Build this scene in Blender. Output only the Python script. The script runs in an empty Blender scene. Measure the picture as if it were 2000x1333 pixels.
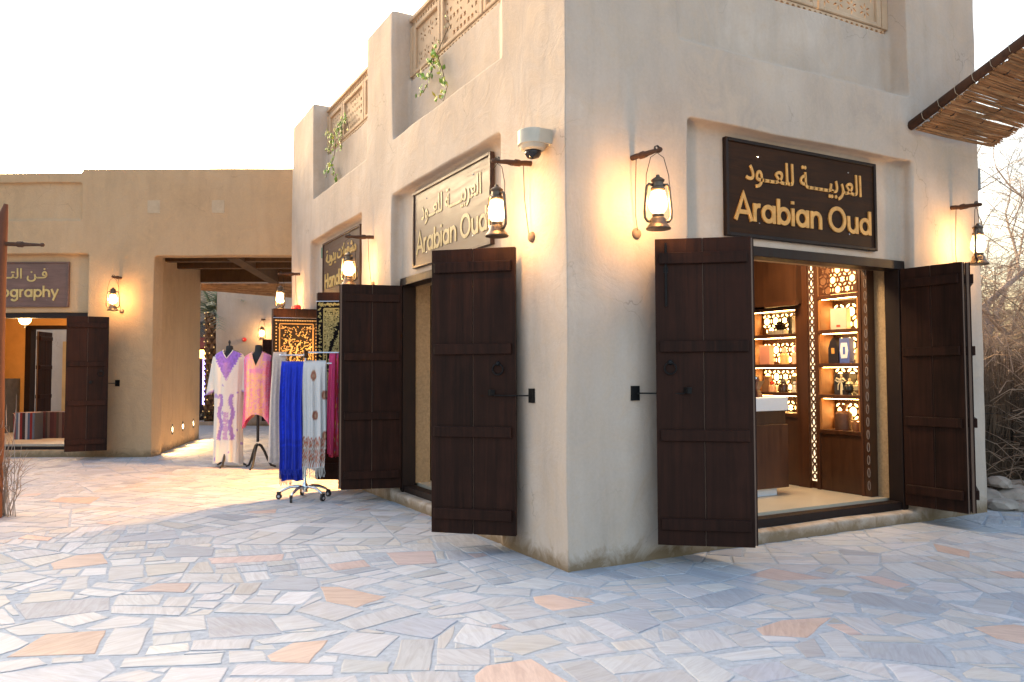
import bpy, bmesh, math, random
import numpy as np
from mathutils import Vector, Matrix, noise
from mathutils.geometry import tessellate_polygon

random.seed(7)
SC = bpy.context.scene
COL = SC.collection
R = math.radians
pi = math.pi

# ------------------------------------------------------------------ camera
CAM = Vector((-3.0745, -4.8300, 1.40))
YAW, PITCH, ROLL, FPX = 0.497894, 0.042682, -0.003248, 1553.54
fw = Vector((math.sin(YAW) * math.cos(PITCH), math.cos(YAW) * math.cos(PITCH), math.sin(PITCH)))
rt0 = Vector((math.cos(YAW), -math.sin(YAW), 0))
up0 = rt0.cross(fw)
rt = rt0 * math.cos(ROLL) + up0 * math.sin(ROLL)
up = -rt0 * math.sin(ROLL) + up0 * math.cos(ROLL)
cd = bpy.data.cameras.new('camera')
cam = bpy.data.objects.new('camera', cd)
COL.objects.link(cam)
cam.matrix_world = Matrix(((rt.x, up.x, -fw.x, CAM.x), (rt.y, up.y, -fw.y, CAM.y), (rt.z, up.z, -fw.z, CAM.z), (0, 0, 0, 1)))
cd.sensor_width = 36.0
cd.lens = FPX / 2000 * 36
cd.clip_start = 0.05
cd.clip_end = 2000
SC.camera = cam

# ------------------------------------------------------------------ sky, sun, exposure
SUN_EL, SUN_AZ = R(13), R(-3)          # low sun behind the courtyard buildings (azimuth from +Y towards +X)
wd = bpy.data.worlds.new('World')
SC.world = wd
wd.use_nodes = True
wn = wd.node_tree.nodes
wl = wd.node_tree.links
wn.clear()
sky = wn.new('ShaderNodeTexSky')
sky.sky_type = 'NISHITA'
sky.sun_disc = False
sky.sun_elevation = SUN_EL
sky.sun_rotation = SUN_AZ
sky.air_density = 1.0
sky.dust_density = 7.0
sky.ozone_density = 0.1
bg = wn.new('ShaderNodeBackground')
bg.inputs[1].default_value = 0.15
wo = wn.new('ShaderNodeOutputWorld')
wl.new(sky.outputs[0], bg.inputs[0])
wl.new(bg.outputs[0], wo.inputs[0])
sl = bpy.data.lights.new('sun', 'SUN')
sl.energy = 0.5
sl.angle = R(90)
sl.color = (1.0, 0.93, 0.85)
so = bpy.data.objects.new('sun', sl)
COL.objects.link(so)
sd = Vector((math.sin(SUN_AZ) * math.cos(SUN_EL), math.cos(SUN_AZ) * math.cos(SUN_EL), math.sin(SUN_EL)))
so.rotation_euler = sd.to_track_quat('Z', 'Y').to_euler()
so.location = sd * 30 + Vector((0, 0, 10))
vs = SC.view_settings
SC.display_settings.display_device = 'sRGB'
vs.view_transform = 'Standard'
vs.look = 'None'
vs.gamma = 1.0
vs.use_curve_mapping = False
vs.exposure = 2.38
SC.cycles.use_denoising = True
SC.cycles.max_bounces = 8
SC.cycles.transparent_max_bounces = 16
SC.cycles.sample_clamp_indirect = 6.0
SC.cycles.caustics_reflective = False
SC.cycles.caustics_refractive = False

# ------------------------------------------------------------------ materials
MATS = {}


def newmat(name):
    m = bpy.data.materials.new(name)
    m.use_nodes = True
    nt = m.node_tree
    return m, nt, nt.nodes['Principled BSDF']


def rgb(c):
    return (c[0], c[1], c[2], 1)


def nd(nt, t, **kw):
    n = nt.nodes.new(t)
    for k, v in kw.items():
        setattr(n, k, v)
    return n


def nz(nt, vec, scale, detail=5, rough=.6, dist=0.0):
    n = nd(nt, 'ShaderNodeTexNoise')
    n.inputs['Scale'].default_value = scale
    n.inputs['Detail'].default_value = detail
    n.inputs['Roughness'].default_value = rough
    n.inputs['Distortion'].default_value = dist
    nt.links.new(vec, n.inputs['Vector'])
    return n.outputs[0]


def ramp(nt, fac, stops):
    n = nd(nt, 'ShaderNodeValToRGB')
    while len(n.color_ramp.elements) < len(stops):
        n.color_ramp.elements.new(.5)
    for e, (p, c) in zip(n.color_ramp.elements, stops):
        e.position = p
        e.color = rgb(c) if hasattr(c, '__len__') else (c, c, c, 1)
    nt.links.new(fac, n.inputs[0])
    return n.outputs[0]


def mixc(nt, fac, a, b, mode='MIX'):
    n = nd(nt, 'ShaderNodeMix', data_type='RGBA', blend_type=mode)
    for i, v in ((0, fac), (6, a), (7, b)):
        if hasattr(v, 'links'):
            nt.links.new(v, n.inputs[i])
        elif hasattr(v, '__len__'):
            n.inputs[i].default_value = rgb(v)
        else:
            n.inputs[i].default_value = v
    return n.outputs[2]


def mth(nt, op, a, b=0.0, c=0.0):
    n = nd(nt, 'ShaderNodeMath', operation=op)
    for i, v in enumerate((a, b, c)):
        if hasattr(v, 'links'):
            nt.links.new(v, n.inputs[i])
        else:
            n.inputs[i].default_value = v
    return n.outputs[0]


def bump(nt, b, h, strength=.3, dist=.01):
    n = nd(nt, 'ShaderNodeBump')
    n.inputs['Strength'].default_value = strength
    n.inputs['Distance'].default_value = dist
    nt.links.new(h, n.inputs['Height'])
    nt.links.new(n.outputs[0], b.inputs['Normal'])


def coords(nt, kind='Object', scale=(1, 1, 1)):
    if kind == 'World':
        o = nd(nt, 'ShaderNodeNewGeometry').outputs['Position']
    else:
        o = nd(nt, 'ShaderNodeTexCoord').outputs[kind]
    mp = nd(nt, 'ShaderNodeMapping')
    mp.inputs['Scale'].default_value = scale
    nt.links.new(o, mp.inputs[0])
    return mp.outputs[0], o


def plain(name, c, rough=.6, metal=0.0, var=.25, scale=8, bmp=0.0, stretch=(1, 1, 1), kind='Object', spec=.5):
    if name in MATS:
        return MATS[name]
    m, nt, b = newmat(name)
    v, _ = coords(nt, kind, stretch)
    f = nz(nt, v, scale)
    lo = tuple(x * (1 - var) for x in c)
    hi = tuple(min(1, x * (1 + var)) for x in c)
    nt.links.new(ramp(nt, f, [(.3, lo), (.7, hi)]), b.inputs['Base Color'])
    b.inputs['Roughness'].default_value = rough
    b.inputs['Metallic'].default_value = metal
    b.inputs['Specular IOR Level'].default_value = spec
    if bmp:
        bump(nt, b, f, bmp, .01)
    MATS[name] = m
    return m


def plaster(name, light, dark, warm, coarse):
    m, nt, b = newmat(name)
    v, o = coords(nt, 'World')
    v2, _ = coords(nt, 'World', (2.2, 2.2, .45))
    big = nz(nt, v, .75, 4, .55, .6)
    mid = nz(nt, v, 2.6, 8, .66, 2.4)
    streak = nz(nt, v2, 2.4, 5, .6, .3)
    fine = nz(nt, v, 38, 4, .7)
    c = mixc(nt, ramp(nt, big, [(.32, 0.0), (.68, 1.0)]), light, dark)
    c = mixc(nt, mth(nt, 'MULTIPLY', ramp(nt, mid, [(.42, 0.0), (.68, 1.0)]), .8), c, warm)
    c = mixc(nt, mth(nt, 'MULTIPLY', ramp(nt, streak, [(.45, 0.0), (.75, 1.0)]), .35), c, tuple(x * .78 for x in dark))
    c = mixc(nt, .05, c, ramp(nt, fine, [(.3, .1), (.7, .9)]), 'OVERLAY')
    # hairline cracks in the render coat
    vo = nd(nt, 'ShaderNodeTexVoronoi', feature='DISTANCE_TO_EDGE')
    vo.inputs['Scale'].default_value = .8
    wv = nd(nt, 'ShaderNodeVectorMath', operation='ADD')
    nt.links.new(v, wv.inputs[0])
    ns = nd(nt, 'ShaderNodeTexNoise')
    ns.inputs['Scale'].default_value = 1.3
    ns.inputs['Detail'].default_value = 6
    nt.links.new(v, ns.inputs['Vector'])
    nt.links.new(ns.outputs['Color'], wv.inputs[1])
    nt.links.new(wv.outputs[0], vo.inputs['Vector'])
    crack = ramp(nt, vo.outputs['Distance'], [(.0, 1.0), (.004, 0.0)])
    crack = mth(nt, 'MULTIPLY', crack, ramp(nt, nz(nt, v, 1.1, 3), [(.52, 0.0), (.62, .55)]))
    c = mixc(nt, crack, c, tuple(x * .45 for x in dark))
    # splash-back dirt along the foot of the wall, ragged upper edge
    sx = nd(nt, 'ShaderNodeSeparateXYZ')
    nt.links.new(o, sx.inputs[0])
    zz = mth(nt, 'SUBTRACT', sx.outputs[2], mth(nt, 'MULTIPLY', mid, .34))
    dirt = ramp(nt, mth(nt, 'ADD', zz, .3), [(.15, .92), (.27, 0.0)])
    c = mixc(nt, dirt, c, (.22, .15, .085))
    nt.links.new(c, b.inputs['Base Color'])
    b.inputs['Roughness'].default_value = .93
    b.inputs['Specular IOR Level'].default_value = .2
    h = mth(nt, 'ADD', mth(nt, 'MULTIPLY', mid, 1.1), mth(nt, 'MULTIPLY', fine, coarse))
    h = mth(nt, 'ADD', h, mth(nt, 'MULTIPLY', streak, .4))
    bump(nt, b, h, .6, .014)
    MATS[name] = m
    return m


def timber(name, c1, c2, rough=.5, bmp=.25, spec=.5, grain=(22, 22, 1.1)):
    m, nt, b = newmat(name)
    tc = nd(nt, 'ShaderNodeTexCoord')
    oi = nd(nt, 'ShaderNodeObjectInfo')
    mp = nd(nt, 'ShaderNodeMapping')
    mp.inputs['Scale'].default_value = grain
    cx = nd(nt, 'ShaderNodeCombineXYZ')
    for i in range(3):
        nt.links.new(mth(nt, 'MULTIPLY', oi.outputs['Random'], 17.0 + 7 * i), cx.inputs[i])
    nt.links.new(tc.outputs['Object'], mp.inputs[0])
    nt.links.new(cx.outputs[0], mp.inputs['Location'])
    g = nz(nt, mp.outputs[0], 1.0, 7, .65, .8)
    s = nz(nt, tc.outputs['Object'], 2.3, 4, .6)
    c = ramp(nt, g, [(.28, c1), (.72, c2)])
    c = mixc(nt, mth(nt, 'MULTIPLY', ramp(nt, s, [(.4, 0.0), (.75, 1.0)]), .6), c, tuple(x * .55 for x in c1))
    c = mixc(nt, mth(nt, 'MULTIPLY', oi.outputs['Random'], .35), c, c2)
    nt.links.new(c, b.inputs['Base Color'])
    nt.links.new(ramp(nt, g, [(.2, rough - .1), (.8, rough + .15)]), b.inputs['Roughness'])
    b.inputs['Specular IOR Level'].default_value = spec
    bump(nt, b, g, bmp, .004)
    MATS[name] = m
    return m


def emit(name, c, s):
    if name in MATS:
        return MATS[name]
    m, nt, b = newmat(name)
    b.inputs['Base Color'].default_value = rgb(tuple(min(.8, x) for x in c))
    b.inputs['Emission Color'].default_value = rgb(c)
    b.inputs['Emission Strength'].default_value = s
    MATS[name] = m
    return m


def glass(name, tint=(1, 1, 1), glow=None, gs=0.0, trans=.75):
    m, nt, b = newmat(name)
    b.inputs['Base Color'].default_value = rgb(tint)
    b.inputs['Roughness'].default_value = .06
    if glow:
        b.inputs['Emission Color'].default_value = rgb(glow)
        b.inputs['Emission Strength'].default_value = gs
    tr = nd(nt, 'ShaderNodeBsdfTransparent')
    tr.inputs[0].default_value = rgb(tint)
    mx = nd(nt, 'ShaderNodeMixShader')
    mx.inputs[0].default_value = trans
    nt.links.new(b.outputs[0], mx.inputs[1])
    nt.links.new(tr.outputs[0], mx.inputs[2])
    nt.links.new(mx.outputs[0], nt.nodes['Material Output'].inputs[0])
    MATS[name] = m
    return m


def vcol(name, rough=.8, bmp=.2, bscale=60, sheen=0.0, stretch=(1, 1, 1)):
    """colour from the mesh attribute 'tint' (the dye or print of the cloth), weave from noise"""
    if name in MATS:
        return MATS[name]
    m, nt, b = newmat(name)
    at = nd(nt, 'ShaderNodeAttribute', attribute_name='tint')
    v, _ = coords(nt, 'Object', stretch)
    f = nz(nt, v, bscale, 3)
    c = mixc(nt, .2, at.outputs['Color'], ramp(nt, f, [(.3, .25), (.7, .75)]), 'OVERLAY')
    nt.links.new(c, b.inputs['Base Color'])
    b.inputs['Roughness'].default_value = rough
    b.inputs['Sheen Weight'].default_value = sheen
    bump(nt, b, f, bmp, .003)
    MATS[name] = m
    return m


PL_MAIN = plaster("plaster_pale", (.60, .505, .42), (.46, .372, .302), (.55, .43, .325), .07)
PL_TAN = plaster('plaster_tan', (.52, .355, .215), (.44, .295, .17), (.52, .34, .19), .5)
PL_FAR = plaster('plaster_far', (.46, .39, .32), (.36, .30, .24), (.42, .34, .26), .3)
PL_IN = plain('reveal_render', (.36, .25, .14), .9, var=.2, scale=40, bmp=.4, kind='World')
DOOR = timber('door_timber', (.006, .0032, .0026), (.042, .0155, .0095), .5, .4, .12)
DOOR_EDGE = timber('door_core_timber', (.11, .06, .04), (.20, .12, .075), .6)
FRAME = timber('frame_timber', (.008, .005, .0045), (.024, .011, .008), .55, .25, .25)
SIGNW3 = timber('sign_timber_painted_sheen', (.030, .014, .010), (.085, .042, .030), .45, .10, .42, (2.0, 22, 22))  # paler, glossier copy of the sign timber; sky glare partly put into its colour
SIGNW = timber('sign_timber', (.006, .003, .002), (.062, .026, .012), .55, .12, .10, (2.0, 22, 22))
SIGNW2 = timber('sign_timber_faded', (.085, .045, .038), (.19, .105, .085), .40, .12, .4, (2.0, 22, 22))
STICK = timber('stick_timber', (.05, .022, .013), (.13, .062, .035), .7, .5, .3, (14, 14, 3))
BEAM = timber('beam_timber', (.07, .036, .016), (.15, .080, .036), .75, .4, .3, (9, 9, 2))
POST = timber('post_timber', (.075, .025, .014), (.17, .065, .036), .7, .6, .3)
WALNUT = timber('walnut_veneer', (.038, .012, .005), (.105, .036, .013), .38, .08, .5, (14, 14, .9))
WALNUT_L = timber('walnut_painted_glow', (.28, .105, .03), (.45, .19, .06), .42, .08, .5, (16, 16, .9))  # brighter copy of the walnut, niche glow put into the colour
IRON = plain('black_iron', (.012, .012, .013), .45, .7, .3, 30, .2)
LANT = plain('lantern_metal', (.13, .10, .075), .42, .75, .4, 25, .2)
GOLD = plain('gold_paint', (.67, .325, .075), .5, 0.0, .2, 14)
GOLD2 = plain('gold_paint_pale', (.50, .36, .13), .5, 0.0, .2, 14)
GOLD3 = plain('gold_paint_glare_dulled', (.30, .22, .085), .45, 0.0, .2, 14)  # same gold darkened; letters washed out by glare, put into the colour
CHROME = plain('chrome', (.72, .73, .75), .12, 1.0, .05)
BLACKP = plain('black_plastic', (.012, .012, .013), .5)
WIRE = plain('cable', (.045, .035, .03), .6)
LATT = plain('cast_lattice', (.56, .40, .26), .85, var=.12, scale=5, bmp=.15, kind='World')
CREAM = plain('cream_enamel', (.50, .46, .38), .5, var=.06)
CLAY = plain('clay_rosette', (.22, .145, .10), .85, var=.3, scale=30, bmp=.4)
WHITE = plain('white_lacquer', (.74, .74, .76), .3, var=.03)
REDP = plain('red_enamel', (.55, .018, .015), .35, var=.1)
LEAF = plain('vine_leaf', (.20, .36, .04), .5, var=.5, scale=9)
LEAFY = plain('young_leaf', (.50, .44, .05), .5, var=.3, scale=9)
LIT = emit('backlit_panel', (1.0, .58, .18), 3.6)
STRIP = emit('shelf_led', (1.0, .52, .16), 13.0)

# ------------------------------------------------------------------ mesh helpers


class MB:
    def __init__(s, M=None):
        s.v, s.f, s.M, s.t = [], [], M, []

    def add(s, vs, fs, tint=None):
        o = len(s.v)
        for p in vs:
            p = Vector(p)
            s.v.append(s.M @ p if s.M else p)
        s.f += [tuple(i + o for i in f) for f in fs]
        if tint is not None:
            s.t += [tint] * len(vs) if not hasattr(tint[0], '__len__') else list(tint)
        return s

    def box(s, x0, x1, y0, y1, z0, z1, tint=None):
        v = [(x, y, z) for z in (z0, z1) for y in (y0, y1) for x in (x0, x1)]
        return s.add(v, [(0, 2, 3, 1), (4, 5, 7, 6), (0, 1, 5, 4), (2, 6, 7, 3), (0, 4, 6, 2), (1, 3, 7, 5)], tint)

    def prism(s, poly, z0, z1, tint=None):
        n = len(poly)
        v = [(x, y, z0) for x, y in poly] + [(x, y, z1) for x, y in poly]
        f = [tuple(range(n))[::-1], tuple(range(n, 2 * n))] + [(i, (i + 1) % n, n + (i + 1) % n, n + i) for i in range(n)]
        return s.add(v, f, tint)

    def tube(s, pts, r, n=8, caps=True, tint=None):
        pts = [Vector(p) for p in pts]
        rs = r if hasattr(r, '__len__') else [r] * len(pts)
        v, f = [], []
        a = None
        for i, p in enumerate(pts):
            d = (pts[min(i + 1, len(pts) - 1)] - pts[max(i - 1, 0)])
            d = d.normalized() if d.length > 1e-9 else Vector((0, 0, 1))
            if a is None:
                a = d.orthogonal().normalized()
            else:
                a = (a - d * a.dot(d))
                a = a.normalized() if a.length > 1e-6 else d.orthogonal().normalized()
            b = d.cross(a)
            for k in range(n):
                t = 2 * pi * k / n
                v.append(p + (a * math.cos(t) + b * math.sin(t)) * rs[i])
        for i in range(len(pts) - 1):
            for k in range(n):
                f.append((i * n + k, i * n + (k + 1) % n, (i + 1) * n + (k + 1) % n, (i + 1) * n + k))
        if caps:
            f.append(tuple(range(n))[::-1])
            f.append(tuple((len(pts) - 1) * n + k for k in range(n)))
        return s.add(v, f, tint)

    def lathe(s, prof, c=(0, 0, 0), n=16, tint=None):
        v, f = [], []
        for r, z in prof:
            for k in range(n):
                t = 2 * pi * k / n
                v.append((c[0] + r * math.cos(t), c[1] + r * math.sin(t), c[2] + z))
        for i in range(len(prof) - 1):
            for k in range(n):
                f.append((i * n + k, i * n + (k + 1) % n, (i + 1) * n + (k + 1) % n, (i + 1) * n + k))
        f.append(tuple(range(n))[::-1])
        f.append(tuple((len(prof) - 1) * n + k for k in range(n)))
        return s.add(v, f, tint)

    def ball(s, c, r, n=10, m=7, sc=(1, 1, 1), tint=None):
        v, f = [], []
        for i in range(m + 1):
            a = -pi / 2 + pi * i / m
            for k in range(n):
                t = 2 * pi * k / n
                q = max(1e-4, math.cos(a))
                v.append((c[0] + r * sc[0] * q * math.cos(t), c[1] + r * sc[1] * q * math.sin(t), c[2] + r * sc[2] * math.sin(a)))
        for i in range(m):
            for k in range(n):
                f.append((i * n + k, i * n + (k + 1) % n, (i + 1) * n + (k + 1) % n, (i + 1) * n + k))
        return s.add(v, f, tint)

    def holes(s, outer, hs, y0, y1):
        """a slab in the x-z plane between y0 and y1 pierced by the outlines hs"""
        loops = [outer] + hs
        flat = [p for l in loops for p in l]
        tris = tessellate_polygon([[Vector((x, z, 0)) for x, z in l] for l in loops])
        n = len(flat)
        v = [(x, y0, z) for x, z in flat] + [(x, y1, z) for x, z in flat]
        f = [tuple(t) for t in tris] + [tuple(i + n for i in t[::-1]) for t in tris]
        o = 0
        for l in loops:
            m = len(l)
            for i in range(m):
                a, b = o + i, o + (i + 1) % m
                f.append((a, b, b + n, a + n))
            o += m
        return s.add(v, f)

    def mesh(s, name, smooth=False, bevel=0.0):
        me = bpy.data.meshes.new(name)
        me.from_pydata(s.v, [], s.f)
        bm = bmesh.new()
        bm.from_mesh(me)
        if s.t:
            bm.free()
        else:
            bmesh.ops.recalc_face_normals(bm, faces=bm.faces)
            if bevel:
                eds = [e for e in bm.edges if len(e.link_faces) == 2 and e.calc_face_angle(0) > .6]
                bmesh.ops.bevel(bm, geom=eds, offset=bevel, segments=1, profile=.5, affect='EDGES', clamp_overlap=True)
            bm.to_mesh(me)
            bm.free()
        if s.t:
            ca = me.color_attributes.new('tint', 'FLOAT_COLOR', 'POINT')
            ca.data.foreach_set('color', np.array([(c[0], c[1], c[2], 1) for c in s.t], dtype=np.float32).ravel())
        if smooth:
            me.shade_smooth()
            if smooth == 'auto':
                me.set_sharp_from_angle(angle=R(38))
        return me

    def build(s, name, mat, parent=None, smooth=False, bevel=0.0, label=None):
        return link(name, s.mesh(name, smooth, bevel), mat, parent, label)


def link(name, me, mat, parent=None, label=None):
    o = bpy.data.objects.new(name, me)
    if mat is not None and not me.materials:
        me.materials.append(mat)
    COL.objects.link(o)
    if parent is not None:
        o.parent = parent
    if label:
        o['label'] = label
    return o


def tag(o, label=None, cat=None, group=None, kind=None):
    for k, v in (('label', label), ('category', cat), ('group', group), ('kind', kind)):
        if v:
            o[k] = v
    return o


def thing(name, label, cat, loc=(0, 0, 0), rz=0.0, group=None):
    o = bpy.data.objects.new(name, None)
    o.empty_display_size = .1
    COL.objects.link(o)
    o.location = loc
    o.rotation_euler = (0, 0, rz)
    return tag(o, label, cat, group)


def copy_tree(o, parent=None):
    c = o.copy()
    COL.objects.link(c)
    c.parent = parent
    for ch in list(o.children):
        copy_tree(ch, c)
    return c


def frame_m(o, x, z=(0, 0, 1)):
    """local frame: origin o, x axis along x, z up, y = z cross x"""
    x = Vector(x).normalized()
    z = Vector(z)
    y = z.cross(x)
    o = Vector(o)
    return Matrix(((x.x, y.x, z.x, o.x), (x.y, y.y, z.y, o.y), (x.z, y.z, z.z, o.z), (0, 0, 0, 1)))


def lerp(a, b, t):
    return tuple(x + (y - x) * t for x, y in zip(a, b))


def adobe(mb, name, mat, parent, voxel, wob=.012):
    """lime-rendered masonry: the solids fused, edges rounded by hand, faces slightly uneven"""
    tmp = bpy.data.objects.new('tmp', mb.mesh('tmp'))
    COL.objects.link(tmp)
    md = tmp.modifiers.new('r', 'REMESH')
    md.mode = 'VOXEL'
    md.voxel_size = voxel
    sm = tmp.modifiers.new('s', 'SMOOTH')
    sm.factor = .5
    sm.iterations = 1
    dg = bpy.context.evaluated_depsgraph_get()
    me = bpy.data.meshes.new_from_object(tmp.evaluated_get(dg))
    bpy.data.objects.remove(tmp)
    me.name = name
    n = len(me.vertices)
    co = np.empty(n * 3, dtype=np.float32)
    me.vertices.foreach_get('co', co)
    co = co.reshape(-1, 3)
    c = co.astype(np.float64)
    for k, (fx, fy, fz, a) in enumerate(((1.7, 1.3, 2.1, .5), (3.9, 4.3, 3.1, .3), (8.3, 7.1, 9.7, .16))):
        ph = 1.3 * k
        d = np.stack([np.sin(c[:, 1] * fy + ph) * np.sin(c[:, 2] * fz + 2 * ph + .7 * c[:, 1]),
                      np.sin(c[:, 0] * fx + ph + 1) * np.sin(c[:, 2] * fz - ph + .9 * c[:, 0]),
                      np.sin(c[:, 0] * fx + 2 * ph) * np.sin(c[:, 1] * fy + ph)], -1)
        co = co + (d * a * wob).astype(np.float32)
    me.vertices.foreach_set('co', co.ravel())
    me.materials.clear()
    me.shade_smooth()
    return link(name, me, mat, parent)

# ------------------------------------------------------------------ ground
gm = MB()
gm.add([(-400, -400, -.05), (400, -400, -.05), (400, 400, -.05), (-400, 400, -.05)], [(0, 1, 2, 3)])
SAND = plain('sand', (.34, .27, .20), .95, var=.2, scale=.9, kind='World')
tag(gm.build('ground', SAND), kind='structure')
PA = Vector((-1.96, 10.34, 0))
PU = Vector((.8786, -.4775, 0))
PN = Vector((.4775, .8786, 0))
PM = frame_m(PA, PU)                      # front of the tan building: x to the right, y into the building


def proj(x, y, z=0.0):
    d = Vector((x, y, z)) - CAM
    k = d.dot(fw)
    return (1000 + FPX * d.dot(rt) / k, 666.5 - FPX * d.dot(up) / k, k) if k > .2 else (0, 9999, k)


MORTAR = plain('mortar', (.375, .408, .46), .95, var=.16, scale=26, bmp=.5, kind='World', spec=.2)
pm = MB()
pm.add([(-9, -7, -.0032), (9, -7, -.0032), (9, 3, -.0032), (9, 34, -.0032), (-9, 34, -.0032)], [(0, 1, 2, 3, 4)])
paving = tag(pm.build('paving', MORTAR), kind='structure')

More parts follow.
